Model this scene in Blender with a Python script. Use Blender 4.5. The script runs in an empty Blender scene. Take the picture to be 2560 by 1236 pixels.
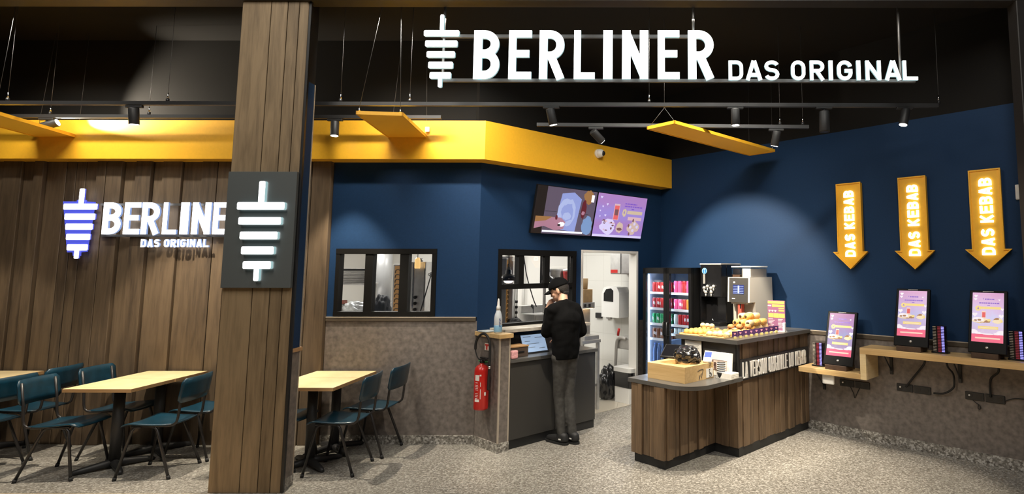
import bpy, bmesh, math, random
from mathutils import Vector, Matrix
random.seed(7)
S = bpy.context.scene
COL = S.collection
PI = math.pi
# ------------------------------------------------------------------ camera
F_PX, CX, CY, PITCH, ROLL, EYE = 1447.4, 1601.3, 527.0, 0.0989, 0.0015, 1.80
def cam_axes():
    cp, sp, cr, sr = math.cos(PITCH), math.sin(PITCH), math.cos(ROLL), math.sin(ROLL)
    fwd = Vector((0, cp, sp)); right = Vector((1, 0, 0)); up = right.cross(fwd)
    return cr*right + sr*up, -sr*right + cr*up, fwd
RIGHT, UP, FWD = cam_axes()
cam_d = bpy.data.cameras.new('camera'); cam = bpy.data.objects.new('camera', cam_d); COL.objects.link(cam)
cam_d.sensor_fit = 'HORIZONTAL'; cam_d.sensor_width = 36.0; cam_d.lens = 36.0*F_PX/2560
cam_d.shift_x = (1280 - CX)/2560; cam_d.shift_y = (CY - 618)/2560
cam_d.clip_end = 60
m = Matrix.Identity(4)
for i in range(3):
    m[i][0] = RIGHT[i]; m[i][1] = UP[i]; m[i][2] = -FWD[i]
m[2][3] = EYE
cam.matrix_world = m
S.camera = cam
# ------------------------------------------------------------------ world, exposure, big lamps
w = bpy.data.worlds.new('world'); S.world = w; w.use_nodes = True
w.node_tree.nodes['Background'].inputs[0].default_value = (0.9, 0.95, 1.0, 1)
w.node_tree.nodes['Background'].inputs[1].default_value = 0.018
S.view_settings.view_transform = 'Standard'
try: S.view_settings.look = 'None'
except Exception: pass
S.view_settings.exposure = 0.0
S.view_settings.gamma = 1.0
S.view_settings.use_curve_mapping = False
def area_lamp(name, loc, size, energy, col=(1, 1, 1), rot=(0, 0, 0), size_y=None):
    d = bpy.data.lights.new(name, 'AREA'); d.energy = energy; d.color = col; d.size = size
    if size_y: d.shape = 'RECTANGLE'; d.size_y = size_y
    o = bpy.data.objects.new(name, d); COL.objects.link(o); o.location = loc; o.rotation_euler = rot
    return o
# the mall's own ceiling lamps in front of the shop, and the kitchen's ceiling lamps
MALL = 1.0
area_lamp('mall_ceiling_light', (-3.4, 1.6, 5.6), 1.2, 150*MALL, (1.0, 0.93, 0.82), (0.55, 0, 0), 3.0)
area_lamp('mall_ceiling_light', (1.2, 1.2, 5.6), 1.2, 125*MALL, (1.0, 0.95, 0.88), (0.55, 0, 0), 3.0)
# added fill lamps behind the facade beam, unseen, brightening the yellow band and room
for x, e in ((-5.6, 17), (-2.0, 28), (0.5, 28)):
    area_lamp('added_band_fill', (x, 4.99, 4.03), 1.5, e, (1.0, 0.94, 0.82), (0.60, 0, 0), 0.10).data.spread = 1.6
KITCHEN_LAMPS = [((-3.4, 7.6, 2.55), 70), ((-1.7, 8.3, 2.55), 34), ((-0.55, 8.1, 2.55), 13)]
for loc, e in KITCHEN_LAMPS:
    area_lamp('kitchen_ceiling_light', loc, 0.6, e, (1.0, 0.98, 0.93), (0, 0, 0), 0.6)
# ------------------------------------------------------------------ frames of the three walls
A = 0.755                                       # the kitchen wall runs 43 degrees off the depth axis
KD = Vector((math.sin(A), math.cos(A), 0)); RD = Vector((math.cos(A), -math.sin(A), 0))
YB = 6.1405
BC = Vector((-1.708, YB, 0))                    # corner back wall / kitchen wall
CR = Vector((0.297, 8.271, 0))                  # corner kitchen wall / right wall
FW = Matrix.Identity(4)
FK = Matrix.Translation(BC) @ Matrix.Rotation(PI/2 - A, 4, 'Z')   # x along kitchen wall, -y into the shop
FR = Matrix.Translation(CR) @ Matrix.Rotation(-A, 4, 'Z')         # x along right wall, -y into the shop
CEIL = 4.28
def at(px, py, Y):
    "point of the place that the photograph shows at px,py on the vertical plane at depth Y"
    d = RIGHT*((px - CX)/F_PX) - UP*((py - CY)/F_PX) + FWD
    return Vector((0, 0, EYE)) + d*(Y/d.y)
# ------------------------------------------------------------------ materials
def new_mat(name):
    mt = bpy.data.materials.new(name); mt.use_nodes = True
    nt = mt.node_tree
    return mt, nt, nt.nodes['Principled BSDF']
def setin(b, name, v):
    if name in b.inputs: b.inputs[name].default_value = v
def mat(name, col, rough=0.5, metal=0.0, var=0.0, vscale=20.0, bump=0.0, spec=None, emis=None, es=0.0, coat=0.0):
    mt, nt, b = new_mat(name)
    c4 = (*col, 1)
    setin(b, 'Base Color', c4); setin(b, 'Roughness', rough); setin(b, 'Metallic', metal)
    if spec is not None: setin(b, 'Specular IOR Level', spec)
    if coat: setin(b, 'Coat Weight', coat); setin(b, 'Coat Roughness', 0.1)
    if emis: setin(b, 'Emission Color', (*emis, 1)); setin(b, 'Emission Strength', es)
    if var or bump:
        tc = nt.nodes.new('ShaderNodeTexCoord'); n = nt.nodes.new('ShaderNodeTexNoise')
        n.inputs['Scale'].default_value = vscale; n.inputs['Detail'].default_value = 4
        nt.links.new(tc.outputs['Object'], n.inputs['Vector'])
        if var:
            r = nt.nodes.new('ShaderNodeValToRGB')
            r.color_ramp.elements[0].position = 0.3; r.color_ramp.elements[1].position = 0.7
            r.color_ramp.elements[0].color = (*[max(0, x*(1 - var)) for x in col], 1)
            r.color_ramp.elements[1].color = (*[min(1, x*(1 + var)) for x in col], 1)
            nt.links.new(n.outputs['Fac'], r.inputs['Fac']); nt.links.new(r.outputs['Color'], b.inputs['Base Color'])
        if bump:
            bp = nt.nodes.new('ShaderNodeBump'); bp.inputs['Strength'].default_value = bump; bp.inputs['Distance'].default_value = 0.01
            nt.links.new(n.outputs['Fac'], bp.inputs['Height']); nt.links.new(bp.outputs['Normal'], b.inputs['Normal'])
    return mt
def emat(name, col, strength):
    mt, nt, b = new_mat(name)
    setin(b, 'Base Color', (*[min(1, c*0.4) for c in col], 1)); setin(b, 'Emission Color', (*col, 1)); setin(b, 'Emission Strength', strength); setin(b, 'Roughness', 0.35)
    return mt
def wood(name, dark, light, stretch=(14, 14, 1.1), rough=0.6, island=0.25, bump=0.15):
    mt, nt, b = new_mat(name)
    N = nt.nodes.new; L = nt.links.new
    tc = N('ShaderNodeTexCoord'); geo = N('ShaderNodeNewGeometry')
    mp = N('ShaderNodeMapping'); mp.inputs['Scale'].default_value = stretch
    mul = N('ShaderNodeMath'); mul.operation = 'MULTIPLY'; mul.inputs[1].default_value = 37.0
    L(geo.outputs['Random Per Island'], mul.inputs[0])
    add = N('ShaderNodeVectorMath'); add.operation = 'ADD'
    L(tc.outputs['Object'], add.inputs[0]); L(mul.outputs[0], add.inputs[1]); L(add.outputs[0], mp.inputs['Vector'])
    n1 = N('ShaderNodeTexNoise'); n1.inputs['Scale'].default_value = 1.6; n1.inputs['Detail'].default_value = 7; n1.inputs['Distortion'].default_value = 0.6
    L(mp.outputs[0], n1.inputs['Vector'])
    n2 = N('ShaderNodeTexNoise'); n2.inputs['Scale'].default_value = 7.0; n2.inputs['Detail'].default_value = 4; L(mp.outputs[0], n2.inputs['Vector'])
    mx = N('ShaderNodeMath'); mx.operation = 'MULTIPLY_ADD'; mx.inputs[1].default_value = 0.35; L(n2.outputs['Fac'], mx.inputs[0]); L(n1.outputs['Fac'], mx.inputs[2])
    ad = N('ShaderNodeMath'); ad.operation = 'MULTIPLY_ADD'; ad.inputs[1].default_value = island; L(geo.outputs['Random Per Island'], ad.inputs[0]); L(mx.outputs[0], ad.inputs[2])
    mp3 = N('ShaderNodeMapping'); mp3.inputs['Scale'].default_value = tuple(max(1.0, q*0.35) for q in stretch); L(add.outputs[0], mp3.inputs['Vector'])
    n3 = N('ShaderNodeTexNoise'); n3.inputs['Scale'].default_value = 1.3; n3.inputs['Detail'].default_value = 3; n3.inputs['Distortion'].default_value = 1.2; L(mp3.outputs[0], n3.inputs['Vector'])
    ad3 = N('ShaderNodeMath'); ad3.operation = 'MULTIPLY_ADD'; ad3.inputs[1].default_value = 0.55; L(n3.outputs['Fac'], ad3.inputs[0]); L(ad.outputs[0], ad3.inputs[2]); mr = N('ShaderNodeMapRange'); mr.inputs['From Min'].default_value = 0.62; mr.inputs['From Max'].default_value = 1.30; L(ad3.outputs[0], mr.inputs['Value']); ad = mr
    r = N('ShaderNodeValToRGB'); r.color_ramp.elements[0].position = 0.0; r.color_ramp.elements[1].position = 1.0
    r.color_ramp.elements[0].color = (*dark, 1); r.color_ramp.elements[1].color = (*light, 1)
    L(ad.outputs[0], r.inputs['Fac']); L(r.outputs['Color'], b.inputs['Base Color'])
    setin(b, 'Roughness', rough)
    if bump:
        bp = N('ShaderNodeBump'); bp.inputs['Strength'].default_value = bump; bp.inputs['Distance'].default_value = 0.006
        L(n2.outputs['Fac'], bp.inputs['Height']); L(bp.outputs['Normal'], b.inputs['Normal'])
    return mt
def terrazzo(name, cols, scale, joints=None, rough=0.4):
    mt, nt, b = new_mat(name); N = nt.nodes.new; L = nt.links.new
    tc = N('ShaderNodeTexCoord'); v = N('ShaderNodeTexVoronoi'); v.inputs['Scale'].default_value = scale
    nz = N('ShaderNodeTexNoise'); nz.inputs['Scale'].default_value = scale*0.45; nz.inputs['Detail'].default_value = 5
    L(tc.outputs['Object'], v.inputs['Vector']); L(tc.outputs['Object'], nz.inputs['Vector'])
    sx = N('ShaderNodeSeparateColor'); L(v.outputs['Color'], sx.inputs[0])
    md = N('ShaderNodeMath'); md.operation = 'MULTIPLY_ADD'; md.inputs[1].default_value = 0.55
    L(sx.outputs[0], md.inputs[0]); L(nz.outputs['Fac'], md.inputs[2])
    r = N('ShaderNodeValToRGB'); e = r.color_ramp.elements
    ps = [0.42, 0.66, 0.86, 1.0]
    e[0].position = ps[0]; e[0].color = (*cols[0], 1); e[1].position = ps[3]; e[1].color = (*cols[3], 1)
    for k in (1, 2):
        q = e.new(ps[k]); q.color = (*cols[k], 1)
    L(md.outputs[0], r.inputs['Fac'])
    out = r.outputs['Color']
    if joints:
        br = N('ShaderNodeTexBrick'); br.offset = 0; br.inputs['Scale'].default_value = 1
        br.inputs['Brick Width'].default_value = joints; br.inputs['Row Height'].default_value = joints; br.inputs['Mortar Size'].default_value = 0.0022
        br.inputs['Color1'].default_value = br.inputs['Color2'].default_value = (1, 1, 1, 1); br.inputs['Mortar'].default_value = (0.62, 0.6, 0.58, 1)
        L(tc.outputs['Object'], br.inputs['Vector'])
        mm = N('ShaderNodeMix'); mm.data_type = 'RGBA'; mm.blend_type = 'MULTIPLY'; mm.inputs['Factor'].default_value = 1
        L(out, mm.inputs['A']); L(br.outputs['Color'], mm.inputs['B']); out = mm.outputs['Result']
    L(out, b.inputs['Base Color']); setin(b, 'Roughness', rough)
    return mt
def tiles(name, col, grout, w, h, rough=0.25):
    mt, nt, b = new_mat(name); N = nt.nodes.new; L = nt.links.new
    tc = N('ShaderNodeTexCoord'); mp = N('ShaderNodeMapping'); mp.inputs['Rotation'].default_value = (PI/2, 0, 0)
    br = N('ShaderNodeTexBrick'); br.offset = 0; br.inputs['Scale'].default_value = 1
    br.inputs['Brick Width'].default_value = w; br.inputs['Row Height'].default_value = h; br.inputs['Mortar Size'].default_value = 0.003
    br.inputs['Color1'].default_value = br.inputs['Color2'].default_value = (*col, 1); br.inputs['Mortar'].default_value = (*grout, 1)
    L(tc.outputs['Object'], mp.inputs['Vector']); L(mp.outputs[0], br.inputs['Vector']); L(br.outputs['Color'], b.inputs['Base Color']); setin(b, 'Roughness', rough)
    return mt
def glass(name, tint=(1, 1, 1), gloss=0.06):
    mt = bpy.data.materials.new(name); mt.use_nodes = True; nt = mt.node_tree; nt.nodes.clear(); N = nt.nodes.new; L = nt.links.new
    o = N('ShaderNodeOutputMaterial'); t = N('ShaderNodeBsdfTransparent'); g = N('ShaderNodeBsdfGlossy'); mx = N('ShaderNodeMixShader')
    t.inputs['Color'].default_value = (*tint, 1); g.inputs['Roughness'].default_value = 0.02
    fr = N('ShaderNodeFresnel'); fr.inputs['IOR'].default_value = 1.35; ml = N('ShaderNodeMath'); ml.operation = 'MULTIPLY_ADD'; ml.inputs[1].default_value = 0.8; ml.inputs[2].default_value = gloss*0.3
    L(fr.outputs[0], ml.inputs[0]); L(ml.outputs[0], mx.inputs['Fac']); L(t.outputs[0], mx.inputs[1]); L(g.outputs[0], mx.inputs[2]); L(mx.outputs[0], o.inputs['Surface'])
    return mt
def perforated(name, col, scale=60):
    mt, nt, b = new_mat(name); N = nt.nodes.new; L = nt.links.new
    tc = N('ShaderNodeTexCoord'); mp = N('ShaderNodeMapping'); mp.inputs['Scale'].default_value = (scale, scale*0.55, scale); mp.inputs['Rotation'].default_value = (0, 0, 0.0)
    v = N('ShaderNodeTexVoronoi'); v.inputs['Scale'].default_value = 1; v.inputs['Randomness'].default_value = 0.0
    L(tc.outputs['Object'], mp.inputs['Vector']); L(mp.outputs[0], v.inputs['Vector'])
    r = N('ShaderNodeValToRGB'); r.color_ramp.elements[0].position = 0.30; r.color_ramp.elements[1].position = 0.36
    r.color_ramp.elements[0].color = (*[c*0.5 for c in col], 1); r.color_ramp.elements[1].color = (*col, 1)
    L(v.outputs['Distance'], r.inputs['Fac']); L(r.outputs['Color'], b.inputs['Base Color']); setin(b, 'Roughness', 0.5)
    return mt
M = {}
M['blue'] = mat('navy_blue_paint', (0.0105, 0.034, 0.088), 0.6, var=0.06, vscale=60, spec=0.15)
M['yellow'] = mat('yellow_paint', (0.88, 0.46, 0.026), 0.45, var=0.03, vscale=40)
M['yellow_perf'] = perforated('yellow_perforated_metal', (0.95, 0.52, 0.03))
M['black_wall'] = mat('black_ceiling_paint', (0.016, 0.0155, 0.015), 0.95, spec=0.05)
M['dado'] = mat('mottled_grey_laminate', (0.168, 0.145, 0.130), 0.5, var=0.30, vscale=21)
M['rail'] = mat('brown_dado_rail', (0.085, 0.068, 0.05), 0.35, var=0.15, vscale=9)
M['rail_light'] = mat('beige_rail_edge', (0.42, 0.36, 0.29), 0.45)
M['wood'] = wood('dark_stained_planks', (0.028, 0.018, 0.011), (0.122, 0.083, 0.048))
M['wood_gap'] = mat('dark_plank_backing', (0.012, 0.008, 0.005), 0.8)
M['wood_pillar'] = wood('pillar_stained_planks', (0.075, 0.050, 0.026), (0.24, 0.172, 0.098))
M['wood_counter'] = wood('counter_stained_planks', (0.052, 0.033, 0.018), (0.185, 0.12, 0.068))
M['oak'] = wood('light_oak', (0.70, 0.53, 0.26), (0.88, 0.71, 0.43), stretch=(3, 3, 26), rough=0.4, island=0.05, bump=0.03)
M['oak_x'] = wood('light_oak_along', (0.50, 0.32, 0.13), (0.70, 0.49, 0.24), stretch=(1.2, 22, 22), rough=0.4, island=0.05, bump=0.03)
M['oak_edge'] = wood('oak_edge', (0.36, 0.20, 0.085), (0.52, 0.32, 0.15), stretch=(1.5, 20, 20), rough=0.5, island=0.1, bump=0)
M['floor'] = terrazzo('terrazzo_floor', [(0.115, 0.105, 0.090), (0.190, 0.177, 0.153), (0.255, 0.24, 0.21), (0.40, 0.385, 0.35)], 88, joints=1.2)
M['skirt'] = terrazzo('terrazzo_skirting', [(0.09, 0.08, 0.07), (0.20, 0.185, 0.16), (0.30, 0.28, 0.25), (0.52, 0.5, 0.46)], 62)
M['mall_floor'] = wood('pale_wood_floor', (0.50, 0.36, 0.20), (0.66, 0.50, 0.32), stretch=(1, 12, 12), island=0.2, bump=0)
M['black'] = mat('black_metal', (0.012, 0.012, 0.013), 0.4)
M['black_satin'] = mat('black_powder_coat', (0.02, 0.02, 0.021), 0.5)
M['frame'] = mat('dark_window_frame', (0.008, 0.0075, 0.007), 0.6, spec=0.12)
M['facade'] = mat('dark_bronze_facade', (0.024, 0.022, 0.021), 0.5, var=0.1, vscale=8)
M['slate'] = mat('slate_panel', (0.075, 0.086, 0.090), 0.55)
M['charcoal'] = mat('charcoal_laminate', (0.040, 0.038, 0.035), 0.42)
M['charcoal_top'] = mat('charcoal_worktop', (0.085, 0.083, 0.080), 0.30)
M['kick'] = mat('black_plinth', (0.018, 0.018, 0.018), 0.55)
M['white'] = mat('white_plastic', (0.78, 0.77, 0.74), 0.35)
M['white_paint'] = mat('white_paint', (0.74, 0.72, 0.68), 0.55)
M['paper'] = mat('paper', (0.82, 0.80, 0.74), 0.7)
M['ktile'] = tiles('white_wall_tiles', (0.66, 0.65, 0.61), (0.55, 0.54, 0.5), 0.4, 0.4)
M['kfloor'] = tiles('beige_floor_tiles', (0.46, 0.42, 0.35), (0.3, 0.27, 0.22), 0.3, 0.3)
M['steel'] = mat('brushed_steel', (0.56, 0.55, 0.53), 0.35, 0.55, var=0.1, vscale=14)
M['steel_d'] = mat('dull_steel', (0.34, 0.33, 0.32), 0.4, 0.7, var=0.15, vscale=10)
M['chrome'] = mat('chrome', (0.8, 0.8, 0.8), 0.12, 1.0)
M['kiosk_black'] = mat('kiosk_black', (0.006, 0.006, 0.0065), 0.45, spec=0.15)
M['rail_dark'] = mat('dark_rail', (0.075, 0.075, 0.075), 0.5)
M['wire'] = mat('steel_wire', (0.10, 0.10, 0.10), 0.6, 0.3)
M['chair_blue'] = mat('blue_varnished_plywood', (0.005, 0.034, 0.058), 0.32, var=0.25, vscale=14, coat=0.3)
M['tube'] = mat('dark_grey_tube', (0.030, 0.028, 0.028), 0.32, 0.3)
M['rubber'] = mat('black_rubber', (0.012, 0.012, 0.012), 0.7)
M['red'] = mat('red_enamel', (0.52, 0.016, 0.012), 0.3, coat=0.3)
M['glass'] = glass('clear_glass')
M['fridge_glass'] = glass('fridge_glass', (0.93, 0.95, 1.0), 0.05)
M['hopper'] = glass('clear_hopper', (0.95, 0.94, 0.92), 0.15)
M['sign_white'] = emat('lit_white_sign_face', (0.93, 1.0, 0.98), 3.2)
M['sign_side'] = emat('lit_sign_return', (0.60, 0.95, 1.0), 0.45)
M['sign_wall_face'] = emat('lit_white_letter_face', (0.96, 0.97, 1.0), 3.0)
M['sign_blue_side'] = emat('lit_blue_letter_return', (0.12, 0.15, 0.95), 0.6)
M['sign_pale_side'] = emat('lit_pale_letter_return', (0.38, 0.55, 1.0), 0.55)
M['arrow_letter'] = emat('lit_warm_letter', (1.0, 0.98, 0.86), 2.6)
M['lamp_face'] = emat('lamp_lens', (1.0, 0.95, 0.85), 14)
M['lamp_off'] = mat('unlit_lamp_lens', (0.05, 0.05, 0.05), 0.2)
M['sign_letter_flat'] = mat('white_raised_letter', (0.78, 0.76, 0.72), 0.5)
# ------------------------------------------------------------------ mesh builder
class MB:
    def __init__(self):
        self.bm = bmesh.new(); self.mi = 0
    def _fin(self, faces, smooth=False):
        for f in faces:
            f.material_index = self.mi; f.smooth = smooth
    def quad(self, pts, smooth=False):
        vs = [self.bm.verts.new(p) for p in pts]; f = self.bm.faces.new(vs); self._fin([f], smooth); return f
    def box(self, x0, x1, y0, y1, z0, z1, bev=0.0, seg=2, mtx=None):
        t = bmesh.new()
        r = bmesh.ops.create_cube(t, size=1)
        for v in t.verts:
            v.co = Vector(((x0 + x1)/2 + v.co.x*(x1 - x0), (y0 + y1)/2 + v.co.y*(y1 - y0), (z0 + z1)/2 + v.co.z*(z1 - z0)))
        if bev > 0:
            bmesh.ops.bevel(t, geom=list(t.edges), offset=bev, segments=seg, affect='EDGES', profile=0.5)
        self._merge(t, mtx, smooth=False); return self
    def _merge(self, t, mtx=None, smooth=None):
        mp = {}
        for v in t.verts:
            co = mtx @ v.co if mtx is not None else v.co
            mp[v] = self.bm.verts.new(co)
        for f in t.faces:
            try: g = self.bm.faces.new([mp[v] for v in f.verts])
            except ValueError: continue
            g.material_index = self.mi; g.smooth = f.smooth if smooth is None else smooth
        t.free()
    def cyl(self, p0, p1, r0, r1=None, seg=16, caps=True):
        if r1 is None: r1 = r0
        p0 = Vector(p0); p1 = Vector(p1); d = (p1 - p0).normalized()
        a = Vector((0, 0, 1)) if abs(d.z) < 0.9 else Vector((1, 0, 0))
        u = d.cross(a).normalized(); v = d.cross(u)
        A_ = []; B_ = []
        for i in range(seg):
            q = u*math.cos(2*PI*i/seg) + v*math.sin(2*PI*i/seg)
            A_.append(self.bm.verts.new(p0 + q*r0)); B_.append(self.bm.verts.new(p1 + q*r1))
        fs = [self.bm.faces.new((A_[i], A_[(i+1) % seg], B_[(i+1) % seg], B_[i])) for i in range(seg)]
        self._fin(fs, True)
        if caps:
            self._fin([self.bm.faces.new(A_[::-1]), self.bm.faces.new(B_)], False)
        return self
    def tube(self, pts, r, seg=8, caps=True):
        pts = [Vector(p) for p in pts]; rs = r if isinstance(r, (list, tuple)) else [r]*len(pts)
        rings = []; u = None
        for i, p in enumerate(pts):
            d = (pts[min(i+1, len(pts)-1)] - pts[max(i-1, 0)]).normalized()
            if u is None:
                a = Vector((0, 0, 1)) if abs(d.z) < 0.9 else Vector((1, 0, 0)); u = d.cross(a).normalized()
            else:
                u = (u - d*u.dot(d)).normalized()
            v = d.cross(u)
            rings.append([self.bm.verts.new(p + (u*math.cos(2*PI*k/seg) + v*math.sin(2*PI*k/seg))*rs[i]) for k in range(seg)])
        fs = []
        for a, b in zip(rings, rings[1:]):
            for k in range(seg): fs.append(self.bm.faces.new((a[k], a[(k+1) % seg], b[(k+1) % seg], b[k])))
        self._fin(fs, True)
        if caps: self._fin([self.bm.faces.new(rings[0][::-1]), self.bm.faces.new(rings[-1])], False)
        return self
    def lathe(self, prof, c=(0, 0, 0), seg=24, mtx=None, smooth=True):
        c = Vector(c); rings = []
        for r, z in prof:
            ring = []
            for k in range(seg):
                p = c + Vector((r*math.cos(2*PI*k/seg), r*math.sin(2*PI*k/seg), z))
                ring.append(self.bm.verts.new(mtx @ p if mtx is not None else p))
            rings.append(ring)
        fs = []
        for a, b in zip(rings, rings[1:]):
            for k in range(seg): fs.append(self.bm.faces.new((a[k], a[(k+1) % seg], b[(k+1) % seg], b[k])))
        self._fin(fs, smooth)
        self._fin([self.bm.faces.new(rings[0][::-1]), self.bm.faces.new(rings[-1])], False)
        return self
    def prism(self, poly, lo, hi, axis='y', mtx=None, side=None):
        "poly: 2D points; axis y -> (x,z) drawn in the wall plane with front at y=lo; axis z -> (x,y)"
        def P(p, t): 
            q = Vector((p[0], t, p[1])) if axis == 'y' else (Vector((p[0], p[1], t)) if axis == 'z' else Vector((t, p[0], p[1])))
            return mtx @ q if mtx is not None else q
        a = [self.bm.verts.new(P(p, lo)) for p in poly]; b = [self.bm.verts.new(P(p, hi)) for p in poly]
        fs = [self.bm.faces.new(a), self.bm.faces.new(b[::-1])]
        self._fin(fs)
        n = len(poly); sd = [self.bm.faces.new((a[i], b[i], b[(i+1) % n], a[(i+1) % n])) for i in range(n)]
        self._fin(sd)
        if side is not None:
            for f in sd: f.material_index = side
        return self
    def ball(self, c, r, sc=(1, 1, 1), seg=16, rings=10, mtx=None):
        t = bmesh.new(); bmesh.ops.create_uvsphere(t, u_segments=seg, v_segments=rings, radius=r)
        for v in t.verts: v.co = Vector((v.co.x*sc[0], v.co.y*sc[1], v.co.z*sc[2])) if mtx is None else mtx @ Vector((v.co.x*sc[0], v.co.y*sc[1], v.co.z*sc[2]))
        for v in t.verts: v.co += Vector(c)
        for f in t.faces: f.smooth = True
        self._merge(t); return self
    def ribbon(self, pl, t, lo, hi, ox=0, oz=0, sx=1, sz=1, side=None, closed=False, mtx=None):
        "a stroke of width t along a 2D polyline, as a solid between y=lo (front) and y=hi"
        P = [Vector((p[0]*sx + ox, p[1]*sz + oz)) for p in pl]; n = len(P); L_ = []; R_ = []
        for i in range(n):
            if closed: a, b, c = P[i-1], P[i], P[(i+1) % n]
            else: a, b, c = P[max(i-1, 0)], P[i], P[min(i+1, n-1)]
            d1 = (b - a); d2 = (c - b)
            if d1.length < 1e-9: d1 = d2
            if d2.length < 1e-9: d2 = d1
            d1 = d1.normalized(); d2 = d2.normalized()
            n1 = Vector((-d1.y, d1.x)); n2 = Vector((-d2.y, d2.x)); mm = (n1 + n2)
            if mm.length < 1e-6: mm = n1
            mm.normalize(); k = 1/max(0.45, mm.dot(n1)); L_.append(b + mm*(t/2*k)); R_.append(b - mm*(t/2*k))
        def V(p, y):
            q = Vector((p.x, y, p.y)); return self.bm.verts.new(mtx @ q if mtx is not None else q)
        lf = [V(p, lo) for p in L_]; rf = [V(p, lo) for p in R_]; lb = [V(p, hi) for p in L_]; rb = [V(p, hi) for p in R_]
        fr = []; sd = []
        for i in range(n if closed else n-1):
            j = (i+1) % n
            fr.append(self.bm.faces.new((lf[i], rf[i], rf[j], lf[j]))); fr.append(self.bm.faces.new((lb[i], lb[j], rb[j], rb[i])))
            sd.append(self.bm.faces.new((lf[i], lf[j], lb[j], lb[i]))); sd.append(self.bm.faces.new((rf[j], rf[i], rb[i], rb[j])))
        if not closed:
            sd.append(self.bm.faces.new((lf[0], lb[0], rb[0], rf[0]))); sd.append(self.bm.faces.new((lf[-1], rf[-1], rb[-1], lb[-1])))
        self._fin(fr); self._fin(sd)
        if side is not None:
            for f in sd: f.material_index = side
        return self
    def build(self, name, mats, parent=None, frame=None, loc=None, rz=0.0, normals=True):
        if normals: bmesh.ops.recalc_face_normals(self.bm, faces=list(self.bm.faces))
        me = bpy.data.meshes.new(name); self.bm.to_mesh(me); self.bm.free()
        for mt in (mats if isinstance(mats, (list, tuple)) else [mats]): me.materials.append(mt)
        o = bpy.data.objects.new(name, me); COL.objects.link(o)
        if parent is not None: o.parent = parent
        if frame is not None or loc is not None:
            o.matrix_world = (frame or FW) @ Matrix.Translation(Vector(loc or (0, 0, 0))) @ Matrix.Rotation(rz, 4, 'Z')
        return o
def tag(o, label=None, cat=None, group=None, kind=None):
    if label: o['label'] = label
    if cat: o['category'] = cat
    if group: o['group'] = group
    if kind: o['kind'] = kind
    return o
def struct(o, label=None):
    o['kind'] = 'structure'
    if label: o['label'] = label
    return o
def thing(name, label, cat, loc=(0, 0, 0), frame=None, rz=0.0, group=None):
    o = bpy.data.objects.new(name, None); COL.objects.link(o); o.empty_display_size = 0.1
    o.matrix_world = (frame or FW) @ Matrix.Translation(Vector(loc)) @ Matrix.Rotation(rz, 4, 'Z')
    return tag(o, label, cat, group)
def place(o, loc, frame=None, rz=0.0):
    o.matrix_world = (frame or FW) @ Matrix.Translation(Vector(loc)) @ Matrix.Rotation(rz, 4, 'Z')
KIDS = {}
def copy_tree(o, parent=None):
    kids = list(o.children)
    c = o.copy(); COL.objects.link(c)
    if parent is not None: c.parent = parent
    for k in kids: copy_tree(k, c)
    return c
def spin(axis_pts_from, to):
    "matrix turning local -Z to point from -> to, placed at from"
    d = (Vector(to) - Vector(axis_pts_from)).normalized()
    return Matrix.Translation(Vector(axis_pts_from)) @ d.to_track_quat('-Z', 'Y').to_matrix().to_4x4()
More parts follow.
